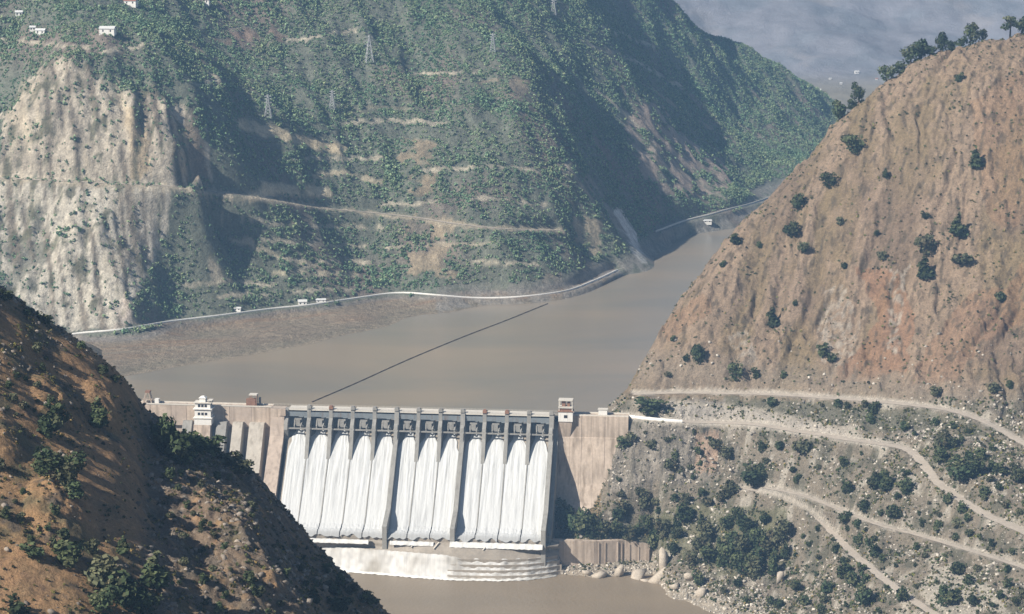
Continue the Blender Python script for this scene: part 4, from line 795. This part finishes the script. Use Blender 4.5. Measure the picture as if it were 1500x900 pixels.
# -- foreground hill
g4 = 'trees and bushes on the foreground hill'
for px, py, h, k, w, z, ad in [(144, 626, 46, 'upright', 1.15, 'standing alone on the foreground grass slope', None), (246, 668, 74, 'broad', .72, 'on the foreground crest by the dam end', None), (262, 680, 60, 'broad', .8, 'on the foreground crest by the dam end', None),
                               (78, 700, 48, 'broad', 1.3, 'in the dark thicket on the foreground slope', None), (98, 712, 40, 'pale', 1.2, 'in the dark thicket on the foreground slope', None), (112, 690, 34, 'broad', 1.2, 'in the dark thicket on the foreground slope', None), (62, 690, 34, 'bush', 1.2, 'in the dark thicket on the foreground slope', None), (108, 730, 30, 'bush', 1.3, 'in the dark thicket on the foreground slope', None), (70, 640, 46, 'bush', 1.0, 'in the dark thicket on the foreground slope', None), (82, 620, 40, 'bush', 1.0, 'in the dark thicket on the foreground slope', None),
                               (100, 826, 42, 'bush', 1.3, 'in the scrub at the lower left', None), (50, 815, 24, 'bush', 1.8, 'in the scrub at the lower left', None), (134, 812, 28, 'dry', 1.0, 'in the scrub at the lower left', None), (180, 812, 26, 'upright', 1.4, 'in the scrub at the lower left', None), (152, 862, 52, 'pale', 1.3, 'in the scrub at the bottom edge', None), (172, 880, 54, 'broad', 1.2, 'in the scrub at the bottom edge', None), (192, 896, 50, 'broad', 1.2, 'in the scrub at the bottom edge', None), (228, 866, 56, 'upright', 1.4, 'in the scrub at the bottom edge', None), (150, 900, 40, 'broad', 1.3, 'in the scrub at the bottom edge', None), (215, 900, 40, 'broad', 1.2, 'in the scrub at the bottom edge', None), (30, 905, 34, 'bush', 1.3, 'in the scrub at the bottom edge', None),
                               (290, 660, 34, 'bush', 1.6, 'along the foreground crest below the dam', None), (312, 668, 32, 'bush', 1.6, 'along the foreground crest below the dam', None), (335, 680, 30, 'dry', 1.6, 'along the foreground crest below the dam', None), (276, 676, 40, 'bush', 1.3, 'along the foreground crest below the dam', None), (356, 694, 26, 'dry', 1.5, 'along the foreground crest below the dam', None), (40, 462, 16, 'bush', 1.4, 'on the skyline of the foreground hill', None), (68, 476, 22, 'bush', 1.5, 'on the skyline of the foreground hill', None), (8, 440, 18, 'bush', 1.4, 'on the skyline of the foreground hill', None), (150, 548, 16, 'bush', 1.4, 'on the skyline of the foreground hill', None), (168, 560, 16, 'bush', 1.3, 'on the skyline of the foreground hill', None), (118, 512, 14, 'bush', 1.4, 'on the skyline of the foreground hill', None), (540, 885, 24, 'bush', 1.4, 'at the lower end of the foreground ridge', None), (500, 895, 24, 'bush', 1.3, 'at the lower end of the foreground ridge', None), (515, 870, 20, 'dry', 1.3, 'at the lower end of the foreground ridge', None)]:
    plant(hA, k, px, py, h, z, g4, wide=w)
ROADPX = []
KA = ['bush', 'bush', 'dry', 'dry']
scatter(hA, [(215, 600), (260, 640), (300, 700), (340, 780), (300, 790), (240, 700)], 18, (8, 20), KA, 'on the broken rock right of the orange spur', g4, 14, 21)
scatter(hA, [(235, 740), (330, 790), (420, 900), (270, 900)], 19, (9, 24), KA, 'among the rocks on the lower foreground flank', g4, 16, 22)
scatter(hA, [(0, 500), (70, 520), (80, 600), (40, 640), (0, 610)], 15, (8, 20), KA, 'on the dark rocks at the left edge', g4, 13, 23)
scatter(hA, [(300, 690), (330, 690), (440, 800), (460, 850), (420, 850), (340, 760)], 14, (8, 18), KA, 'in the shaded hollow below the foreground crest', g4, 14, 24)
scatter(hA, [(440, 840), (480, 830), (540, 880), (520, 900), (440, 900)], 12, (10, 24), KA, 'on the sunlit foot of the foreground ridge', g4, 13, 25)
scatter(hA, [(0, 660), (60, 740), (130, 780), (120, 800), (0, 800)], 10, (10, 24), KA, 'on the grass left of the orange spur', g4, 16, 26)

# -- labels: zone by zone, counted from the left
zones = {}
for it in ITEMS: zones.setdefault((it[2], it[5], it[3]), []).append(it)
for (zone, cat, adj), its in zones.items():
    its.sort(key=lambda t: t[1])
    for i, (o, px, z, a, g, c) in enumerate(its):
        lab = '%s %s %s' % (a, cat, zone)
        if len(its) > 1: lab += ', ' + ('leftmost' if i == 0 else 'rightmost' if i == len(its) - 1 else ORD[i] + ' from left' if i < 20 else 'number %d from left' % (i + 1))
        tag(o, lab, cat, g)

# -- masses nobody could count
def clumps(r, protos, P, sz, wide=None, tint=None, rot=True):
    """copies of small prototypes merged into one array mesh"""
    VS = []; FS = []; CS = []; off = 0; k = r.integers(0, len(protos), len(P)); a = r.uniform(0, 6.28, len(P))
    for i, (V, Fc, C) in enumerate(protos):
        m = np.nonzero(k == i)[0]
        if not len(m): continue
        ca, sa = np.cos(a[m])[:, None], np.sin(a[m])[:, None]; s = sz[m][:, None]; w = s if wide is None else s * wide[m][:, None]
        X_ = (V[None, :, 0] * ca - V[None, :, 1] * sa) * w + P[m, 0:1]; Y_ = (V[None, :, 0] * sa + V[None, :, 1] * ca) * w + P[m, 1:2]; Z_ = V[None, :, 2] * s + P[m, 2:3]
        VS.append(np.stack([X_, Y_, Z_], 2).reshape(-1, 3)); FS.append((Fc[None] + (np.arange(len(m)) * len(V))[:, None, None] + off).reshape(-1, Fc.shape[1]))
        CS.append((C[None] * (np.ones((len(m), 1, 3)) if tint is None else tint[m][:, None, :])).reshape(-1, 3)); off += len(m) * len(V)
    return np.concatenate(VS), np.concatenate(FS), np.concatenate(CS)
def pick(r, hf, dens, n):
    """n points on a height field, drawn with the given density"""
    p = np.clip(dens, 0, None).ravel(); p = p / p.sum(); i = r.choice(len(p), n, p=p); j = r.uniform(-.5, .5, (n, 2)) * hf.st
    x = hf.X.ravel()[i] + j[:, 0]; y = hf.Y.ravel()[i] + j[:, 1]; return np.stack([x, y, hf.h(x, y)], 1)
r = np.random.default_rng(9)
def facing(hf):
    gy, gx = np.gradient(hf.Z, hf.st); n = (-gx * (-hf.X) - gy * (-hf.Y) + (H - hf.Z)); return (n > -40)
# woods on the far hillside
X, Y = hC.X, hC.Y; px_, py_ = project(X, Y, hC.Z)
dens = (1 - sstep(.15, .45, bare)) * sstep(8, 14, hC.Z) * (px_ > -40) * (px_ < 1330) * (py_ > -60) * facing(hC)
cl_ = fbm(X / 35, Y / 35, 150, 3); dens = dens * (.25 + sstep(-.35, .15, cl_)) + .2 * np.maximum(cliff, scar) * sstep(14, 30, hC.Z) * (px_ > -30) * (py_ > -40) * (px_ < 1300) * facing(hC)
PF = pick(r, hC, dens, 62000)
big = sstep(-.1, .5, fbm(PF[:, 0] / 50, PF[:, 1] / 50, 153, 3)); sz = r.uniform(1.6, 3.6, len(PF)) + 3.2 * big * r.random(len(PF)) ** 2
pa, pb = project(PF[:, 0], PF[:, 1], PF[:, 2]); onbare = hC.h(PF[:, 0], PF[:, 1]) * 0
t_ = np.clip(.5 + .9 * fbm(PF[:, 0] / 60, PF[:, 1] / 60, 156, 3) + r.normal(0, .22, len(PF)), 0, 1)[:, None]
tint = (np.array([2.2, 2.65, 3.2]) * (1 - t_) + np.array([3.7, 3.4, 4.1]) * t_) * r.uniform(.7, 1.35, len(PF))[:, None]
protoF = [crown_np(r, lobes_bush(r, 5), 24, .2, GREENS[:3]) for _ in range(5)] + [crown_np(r, lobes_cone(r, 4), 22, .16, GREENS[:3]) for _ in range(2)]
V, Fc, C = clumps(r, protoF, PF - np.array([0, 0, .3]), sz, r.uniform(.85, 1.3, len(PF)), tint)
tag(mesh_np('forest', V, Fc, M_leaf, C), 'dense green scrub forest covering the hillside across the reservoir', 'forest', kind='stuff')
# rubble
def rock_np(r, n=3):
    import bmesh
    bm = bmesh.new(); bmesh.ops.create_icosphere(bm, subdivisions=1, radius=1.0); V = np.array([v.co[:] for v in bm.verts]); Fc = np.array([[v.index for v in f.verts] for f in bm.faces]); bm.free()
    V *= r.uniform(.6, 1.35, (len(V), 1)); V *= np.array([r.uniform(.8, 1.3), r.uniform(.6, 1.0), r.uniform(.5, .9)])
    for _ in range(7):
        d = r.normal(size=3); d /= np.linalg.norm(d); q = V @ d; V -= np.outer(np.clip(q - .42, 0, None), d)
    return V, Fc, np.ones((len(V), 3))
protoR = [rock_np(r) for _ in range(8)]
X, Y = hA.X, hA.Y; px_, py_ = project(X, Y, hA.Z); vis = (px_ > -30) * (px_ < 640) * (py_ > 380) * (py_ < 940)
dA = vis * (.12 + 1.0 * sstep(200, 225, px_) * sstep(-.2, .3, fbm(X / 10, Y / 10, 160, 3)) + .9 * ((px_ < 110) * (py_ < 560)) * sstep(-.1, .3, fbm(X / 9, Y / 9, 162, 3))) * (1 - .8 * org)
sil_ = np.abs(py_ - np.interp(px_, [q[0] for q in SILA], [q[1] for q in SILA])) < 9
PR = pick(r, hA, dA * (1 + 1.2 * sil_), 11000); sz = .22 + 1.7 * r.random(len(PR)) ** 5
tint = np.array([.235, .20, .165]) * r.uniform(.5, 1.5, len(PR))[:, None]
V, Fc, C = clumps(r, protoR, PR, sz, None, tint); tag(mesh_np('rubble', V, Fc, M_rock, C), 'grey broken rock strewn over the foreground hill', 'rubble', kind='stuff')
X, Y = hB.X, hB.Y; px_, py_ = project(X, Y, hB.Z); vis = (px_ > 820) * (px_ < 1540) * (py_ < 930)
lowm = sstep(575, 600, py_) * vis; road_ = np.zeros(X.shape)
for R_ in (R_upper, R_dam, R_low, R_low2):
    road_ = np.maximum(road_, near_line(px_, py_, [tuple(map(float, project(*q))) for q in R_[::2]]) < 5)
dB = (lowm * (.2 + 1.2 * sstep(.0, .4, fbm(X / 20, Y / 20, 170, 3)) + 1.5 * (hB.Z < ZD + 12)) + .1 * vis * sstep(470, 575, py_)) * (hB.Z > ZD) * (1 - road_)
PR = pick(r, hB, dB * (1 + 1.5 * rockf), 14000); sz = .45 + 2.2 * r.random(len(PR)) ** 4
tint = np.array([.42, .38, .32]) * r.uniform(.5, 1.45, len(PR))[:, None]
V, Fc, C = clumps(r, protoR, PR, sz, None, tint); tag(mesh_np('rubble', V, Fc, M_rock, C), 'pale rubble and scree on the lower right slope', 'rubble', kind='stuff')
# low scrub and dry tufts
protoS = [crown_np(r, lobes_bush(r, 3, .45, .1, .5), 26, .17, OLIVE + GREENS[:2]) for _ in range(5)]
dA2 = (px_ * 0)[:0]
X2, Y2 = hA.X, hA.Y; pa, pb = project(X2, Y2, hA.Z); vis = (pa > -30) * (pa < 640) * (pb > 380) * (pb < 940)
PS = pick(r, hA, vis * (.12 + sstep(-.05, .35, fbm(X2 / 8, Y2 / 8, 181, 3)) * (1 + (pa > 215))) * (1 - .5 * org), 17000); sz = .3 + 1.5 * r.random(len(PS)) ** 3
tint = np.array([[1.0, .95, .85]]) * r.uniform(.5, 1.5, len(PS))[:, None]; dry = r.random(len(PS)) < .45; tint[dry] *= np.array([1.7, 1.4, 1.0])
V, Fc, C = clumps(r, protoS, PS, sz, None, tint); tag(mesh_np('undergrowth', V, Fc, M_leaf, C), 'low dry scrub and grass tufts over the foreground hill', 'undergrowth', kind='stuff')
dB2 = (lowm * (.25 + sstep(.0, .35, fbm(X / 16, Y / 16, 183, 3))) + .055 * (px_ > 900) * (px_ < 1540) * (1 - lowm) * (1 + 4 * sstep(.2, .5, fbm(X / 25, Y / 25, 186, 3)))) * (hB.Z > ZD + 3) * (1 - road_) * facing(hB)
PS = pick(r, hB, dB2, 17000); sz = .8 + 2.3 * r.random(len(PS)) ** 2
tint = np.array([[.9, .95, .9]]) * r.uniform(.5, 1.5, len(PS))[:, None]; dry = r.random(len(PS)) < .35; tint[dry] *= np.array([2.0, 1.6, 1.2])
V, Fc, C = clumps(r, protoS, PS, sz, None, tint); tag(mesh_np('undergrowth', V, Fc, M_leaf, C), 'small scrub speckling the brown hill and the lower right slope', 'undergrowth', kind='stuff')

# -- single boulders at the water's edge
M_bould = mat_surface('boulder_rock', base=(.46, .40, .325), scales=((.25, .2), (1.0, .2)), bump=(.3, .8))
for (px, py, w, h, lb) in [(905, 843, 16, 18, 'grey boulder leaning on the foot of the retaining wall'), (932, 850, 24, 22, 'large pale boulder just right of the retaining wall foot'), (965, 853, 30, 24, 'broad flat pale boulder at the water beside the upright slab'), (971, 836, 16, 42, 'tall upright slab of pale rock above the boulders'), (948, 858, 20, 10, 'low boulder at the waterline below the larger ones'), (1008, 850, 18, 14, 'small boulder right of the upright slab'),
                           (880, 846, 22, 10, 'low boulder in front of the retaining wall corner'), (860, 842, 18, 9, 'small ledge rock left of the wall corner'), (1028, 872, 18, 12, 'boulder on the bank where the shore curves'), (990, 862, 16, 9, 'flat stone at the waterline right of the broad boulder'), (1142, 850, 12, 16, 'pale boulder below the front of the copse')]:
    p = hB.hit(px, py); s = px2m(p, 1); V, Fc, C = rock_np(np.random.default_rng(int(px)))
    V = np.sign(V) * np.abs(V) ** .55; a_ = px * 1.7; V = np.stack([V[:, 0] * math.cos(a_) - V[:, 1] * math.sin(a_), V[:, 0] * math.sin(a_) + V[:, 1] * math.cos(a_), V[:, 2] + .35 * V[:, 0]], 1)
    V = V * np.array([w * s * .6, w * s * .5, h * s * .8]); V[:, 2] += h * s * .25; o = mesh_np('boulder', V, Fc, M_bould); o.location = tuple(p)
    tag(o, lb, 'boulder', 'boulders at the river edge')
# ================================================================ THINGS ON THE DAM, PYLONS, HOUSES, BOOM
def du(px, py, z, y=0):          # position along the crest seen at a photo pixel, on the plane y in front of the axis
    r_ = ray(px, py); o = np.array([0, 0, H]); t = (((ORG + UY * y) - o) @ UY) / (r_ @ UY); p = o + r_ * t; return float((p - ORG) @ UX)
def on_dam(name, label, cat, u, y, z):
    p = dl(u, y, z); e = empty(name, tuple(p), ang); return tag(e, label, cat)
# left tower
ua, ub = du(284, 600, 0, -14.5), du(309, 600, 0, -14.5); w2 = (ub - ua) / 2
t = on_dam('control_tower', 'white tiered control tower on the left part of the dam', 'tower', (ua + ub) / 2, -9.7, -11)
m = MB(); m.box(-w2, w2, -4.8, 4.8, 0, 5.5); m.build('tower_foot', M_white, t)
m = MB(); m.box(-w2 + .4, w2 - .4, -4.3, 4.3, 6.3, 13.2); m.build('wall', M_white, t)
m = MB(); m.box(-w2 - .8, w2 + .8, -5.5, 5, 5.5, 6.3); m.box(-w2 - .8, w2 + .8, -5.5, 5, 13.2, 13.9); m.build('balcony', M_white, t)
m = MB(); m.box(-w2 + .8, w2 - .8, -3.9, 4.0, 13.9, 18.4); o = m.build('upper_storey', M_white, t)
m = MB(); m.box(-w2 - .3, w2 + .3, -4.9, 5, 18.4, 19.0); m.build('roof', M_pale, t)
m = MB(); m.box(-3.2, 2.0, -2, 3, 19, 22.2); m.taper(-3.8, 2.6, -2.6, 3.6, 22.2, 23.8, .35); m.build('roof_cabin', M_white, t)
m = MB(); m.box(w2 - 3.5, w2 + .6, -3.5, 3, 20.3, 20.8); m.box(w2 - 3.2, w2 - 2.9, -3, -2.7, 19, 20.3); m.box(w2 - .1, w2 + .2, -3, -2.7, 19, 20.3); m.build('canopy', M_pale, t)
for z0, yy, xs in ((8.2, -4.32, (-4.2, -1.2, 1.8)), (15.0, -3.92, (-4, -1.2, 1.6))):
    for x in xs: m = MB(); m.box(x, x + 2.1, yy - .05, yy + .1, z0, z0 + 2.3); m.build('window', M_dark, t)
for z0, xx in ((8.2, w2 - .4), (15.0, w2 - .8)):
    for y in (-2.8, .6): m = MB(); m.box(xx - .1, xx + .05, y, y + 2, z0, z0 + 2.3); m.build('window', M_dark, t)
# brown gantry house left of the spillway
uc = du(370, 585, 4, 0); t = on_dam('gantry_house', 'small brown hoist house with a pale roof left of the spillway', 'hoist house', uc, 0, 4)
m = MB(); m.box(-5, 3, -2.5, 2.5, -.6, 5.2); m.build('wall', M_brown, t); m = MB(); m.box(-2.5, 4.2, -3, 3, 8.6, 9.4); m.build('roof', M_pale, t)
m = MB()
for x in (-2.0, 3.6):
    for y in (-2.6, 2.4): m.box(x, x + .5, y, y + .4, -.6, 8.6)
m.build('frame', M_brown, t); m = MB(); m.box(5.6, 7.0, -1, 1, -.6, 6.5); m.build('lamp_box', M_dark, t)
uc = du(217, 582, 4, 0); t = on_dam('gantry', 'pinkish lifting frame at the far left end of the dam crest', 'gantry', uc, 0, 4)
m = MB()
for x in (-4, 3.4): m.bar((x, -2, -.6), (x * .35, -2, 8.5), .8); m.bar((x, 2, -.6), (x * .35, 2, 8.5), .8)
m.box(-4, 4, -2.4, 2.4, 2.2, 3.0); m.build('frame', M_pink, t); m = MB(); m.box(-2, 2, -2.4, 2.4, 8.4, 9.8); m.build('hoist', M_brown, t); m = MB(); m.box(6, 9.5, -2, 2, -.6, 3.2); m.build('cabin', M_white, t)
# right tower
ua, ub = du(818, 610, 4, -9.5), du(839, 610, 4, -9.5); w2 = (ub - ua) / 2
t = on_dam('control_tower', 'white cabin on a corbel with an open frame above, right of the spillway', 'tower', (ua + ub) / 2, -6, -1)
m = MB(); m.box(-w2, w2, -4.5, 3, 0, 8.2); m.build('cabin', M_white, t); m = MB(); m.box(-1.3, 1.6, -4.56, -4.4, 3, 5.6); m.build('window', M_dark, t)
m = MB(); m.box(-w2 - .5, w2 + .5, -5, 3.4, 8.2, 8.9); m.box(-w2 + 1, w2 - .8, -3.5, 2.6, 8.9, 10.6); m.build('roof', M_brown, t)
m = MB()
for x in (-w2 + .2, w2 - .9):
    for y in (-4, 2): m.box(x, x + .8, y, y + .8, 8.9, 18.2)
m.box(-w2, w2, -4.4, 3, 11.2, 12.4); m.box(-w2, w2, -4.4, 3, 17.4, 18.4); m.build('upper_frame', M_pale, t)
m = MB(); m.box(-3.2, -.4, -2.5, 2, 12.4, 17.0); m.box(1.2, 3.4, -2.5, 2, 12.4, 15.6); m.build('hoist', M_brown, t)
m = MB(); m.add([(-w2 + .4, -4, 0), (w2 - .4, -4, 0), (w2 - .4, 1.5, 0), (-w2 + .4, 1.5, 0), (-1.6, .9, -21), (2.6, .9, -21), (2.6, 1.6, -21), (-1.6, 1.6, -21)], [(3, 2, 1, 0), (4, 5, 6, 7), (0, 1, 5, 4), (1, 2, 6, 5), (2, 3, 7, 6), (3, 0, 4, 7)]); m.build('corbel', M_pink, t)
uc = du(884, 603, 4, 0); t = on_dam('hut', 'small white hut on the dam crest at the right abutment', 'hut', uc, 0, 3.2)
m = MB(); m.box(-4, 3.2, -2.4, 2.4, 0, 4.6); m.build('wall', M_white, t); m = MB(); m.box(-4.5, 3.7, -2.8, 2.8, 4.6, 5.2); m.build('roof', M_pale, t); m = MB(); m.box(3.21, 3.3, -1, 1, .2, 3.4); m.build('door', M_dark, t)
# white wall along the dam road near the abutment
def low_wall(name, label, line, h, th, mat):
    P = dense(line, 4.0); V = []
    for i, p in enumerate(P):
        q = P[min(i + 1, len(P) - 1)] - P[max(i - 1, 0)]; q[2] = 0; q /= np.linalg.norm(q) + 1e-9; s = np.array([q[1], -q[0], 0]) * th / 2; up = np.array([0, 0, h])
        V += [p - s - up * .6, p - s + up, p + s + up, p + s - up * .6]
    Fc = [(4 * i + j, 4 * i + 4 + j, 4 * i + 4 + (j + 1) % 4, 4 * i + (j + 1) % 4) for i in range(len(P) - 1) for j in range(4)]
    return tag(mesh_np(name, V, Fc, mat), label, 'wall')
off = lambda R, d: np.array([p + np.array([0, -d, 0]) for p in R])
low_wall('parapet_wall', 'low white parapet along the far shore road above the silt bank', off(R_shore, 3.6), 1.5, .7, M_white)
low_wall('parapet_wall', 'pale parapet along the shore road at the far river bend', off(R_far, 3.6), 2.0, .9, M_pale)
low_wall('parapet_wall', 'bright white wall where the dam road meets the right abutment', off(R_dam[:14], 4.2), 2.4, .6, M_white)
# floating boom
Q = [at_z(457, 589, .3), at_z(520, 562, .3), at_z(600, 526, .3), at_z(680, 493, .3), at_z(740, 470, .3), at_z(802, 445, .3)]
P = dense(smooth_line(Q, 6), 7.0); m = MB(); m.tube(P, [.3 if i % 2 else .55 for i in range(len(P))], 7)
tag(m.build('floating_boom', mat_surface('boom_floats', base=(.10, .075, .06), scales=((.3, .2),))), 'long dark line of floats slanting across the reservoir', 'floating boom')
# pylons
M_pyl = mat_surface('galvanised_steel', base=(.42, .43, .43), rough=.5, scales=((.3, .05),))
def pylon(px, py, hpx, label):
    p = hC.hit(px, py); h = px2m(p, hpx) / math.cos(PITCH); b = h * .13; e = empty('pylon', tuple(p - np.array([0, 0, .5])), rr.uniform(-.3, .3)); tag(e, label, 'pylon', 'pylons on the green hillside')
    c = [(-1, -1), (1, -1), (1, 1), (-1, 1)]; wz = lambda z: b * (1 - z / h) ** 1.2 + .35
    for i, j in c:
        m = MB(); zs = [0, h * .35, h * .7, h]
        for z0, z1 in zip(zs[:-1], zs[1:]): m.bar((i * wz(z0), j * wz(z0), z0), (i * wz(z1), j * wz(z1), z1), .45)
        m.build('leg', M_pyl, e)
    m = MB(); zs = np.linspace(0, h * .95, 8)
    for z0, z1 in zip(zs[:-1], zs[1:]):
        for (i, j), (k, l) in zip(c, c[1:] + c[:1]): m.bar((i * wz(z0), j * wz(z0), z0), (k * wz(z1), l * wz(z1), z1), .25); m.bar((k * wz(z0), l * wz(z0), z0), (i * wz(z1), j * wz(z1), z1), .25)
    m.build('lattice', M_pyl, e)
    for z in (.66, .80, .92):
        m = MB(); L_ = h * .17 * (1.15 - z * .3); m.bar((-L_, 0, h * z), (L_, 0, h * z), .45); m.bar((-L_, 0, h * z), (0, 0, h * z + h * .05), .25); m.bar((L_, 0, h * z), (0, 0, h * z + h * .05), .25); m.build('cross_arm', M_pyl, e)
for a in [(541, 92, 40, 'tall lattice pylon high on the green hillside'), (722, 76, 27, 'lattice pylon near the top of the shaded spur'), (393, 174, 34, 'lattice pylon just above the pale cut bank'), (487, 160, 28, 'small lattice pylon above the right end of the pale cut bank'), (811, 22, 26, 'lattice pylon by the upper edge right of the spur')]: pylon(*a)
# houses
M_roofr = mat_surface('red_roof', base=(.33, .16, .12), scales=((.4, .2),)); M_roofg = mat_surface('tin_roof', base=(.62, .62, .60), rough=.4, scales=((.4, .1),))
def house(hf, px, py, w, h, label, roof, group='houses of the hillside village'):
    p = hf.hit(px, py); s = px2m(p, 1); w *= s; h *= s; e = empty('house', tuple(p), rr.uniform(-.2, .2)); tag(e, label, 'house', group); d = min(w * .6, 9)
    m = MB(); m.box(-w / 2, w / 2, -d / 2, d / 2, -3, h * .68); o = m.build('wall', M_white, e)
    m = MB(); y = d / 2 + .6; m.prism([(-y, h * .68), (0, h), (y, h * .68), (y, h * .62), (0, h * .93), (-y, h * .62)], -w / 2 - .5, w / 2 + .5); m.build('roof', roof, e)
    for x in (-.25, .25): m = MB(); m.box(w * x - .7, w * x + .7, -d / 2 - .06, -d / 2 + .1, h * .2, h * .48); m.build('window', M_dark, e)
for a in [(158, 49, 22, 10, 'long white house with a tin roof at the upper left', M_roofg), (60, 50, 14, 8, 'white house left of the long tin roofed house', M_roofg), (28, 24, 10, 8, 'small white house in the upper left corner', M_roofg), (192, 8, 18, 9, 'house with a red roof at the upper edge', M_roofr), (300, 5, 14, 8, 'pale house with a red roof right of the other red roof', M_roofr), (48, 45, 8, 7, 'small white house beside its larger neighbour at upper left', M_roofg)]: house(hC, *a)
for a in [(1255, 108, 6, 4, 'bright white house on the far valley floor', M_roofg), (1200, 135, 5, 3.5, 'pale house by the end of the green ridge', M_roofg), (1232, 124, 3.5, 2.5, 'small pale house in the middle of the far valley', M_roofg), (1284, 118, 3.5, 2.5, 'small house nearest the brown hill in the far valley', M_roofr), (1216, 118, 3.5, 2.5, 'small house at the back of the far valley', M_roofg)]: house(hD, *a, group='houses on the far valley floor')
for a in [(443, 447, 12, 8, 'white shed on the far shore road', M_roofg), (470, 443, 14, 5, 'long low white shed right of the other shed on the shore road', M_roofg), (348, 456, 10, 5, 'small pale shed on the left part of the far shore road', M_roofg)]: house(hC, *a, group='sheds on the far shore road')
# pale spit with a works hut at the far bend
house(hC, 1036, 327, 12, 4, 'white works building at the far river bend', M_roofg, 'buildings at the far bend')

# ================================================================ AIR
hz = MB(); hz.box(-3200, 3600, -60, 6200, -135, 640)
mh = bpy.data.materials.new('haze'); mh.use_nodes = True; N = mh.node_tree.nodes; N.remove(N['Principled BSDF'])
pv = N.new('ShaderNodeVolumePrincipled'); pv.inputs['Color'].default_value = (.36, .63, 1.0, 1); pv.inputs['Density'].default_value = HAZE; pv.inputs['Anisotropy'].default_value = .1
mh.node_tree.links.new(pv.outputs[0], N['Material Output'].inputs['Volume'])
o = hz.build('haze', mh); tag(o, 'thin bluish haze filling the valley', 'haze', kind='stuff')
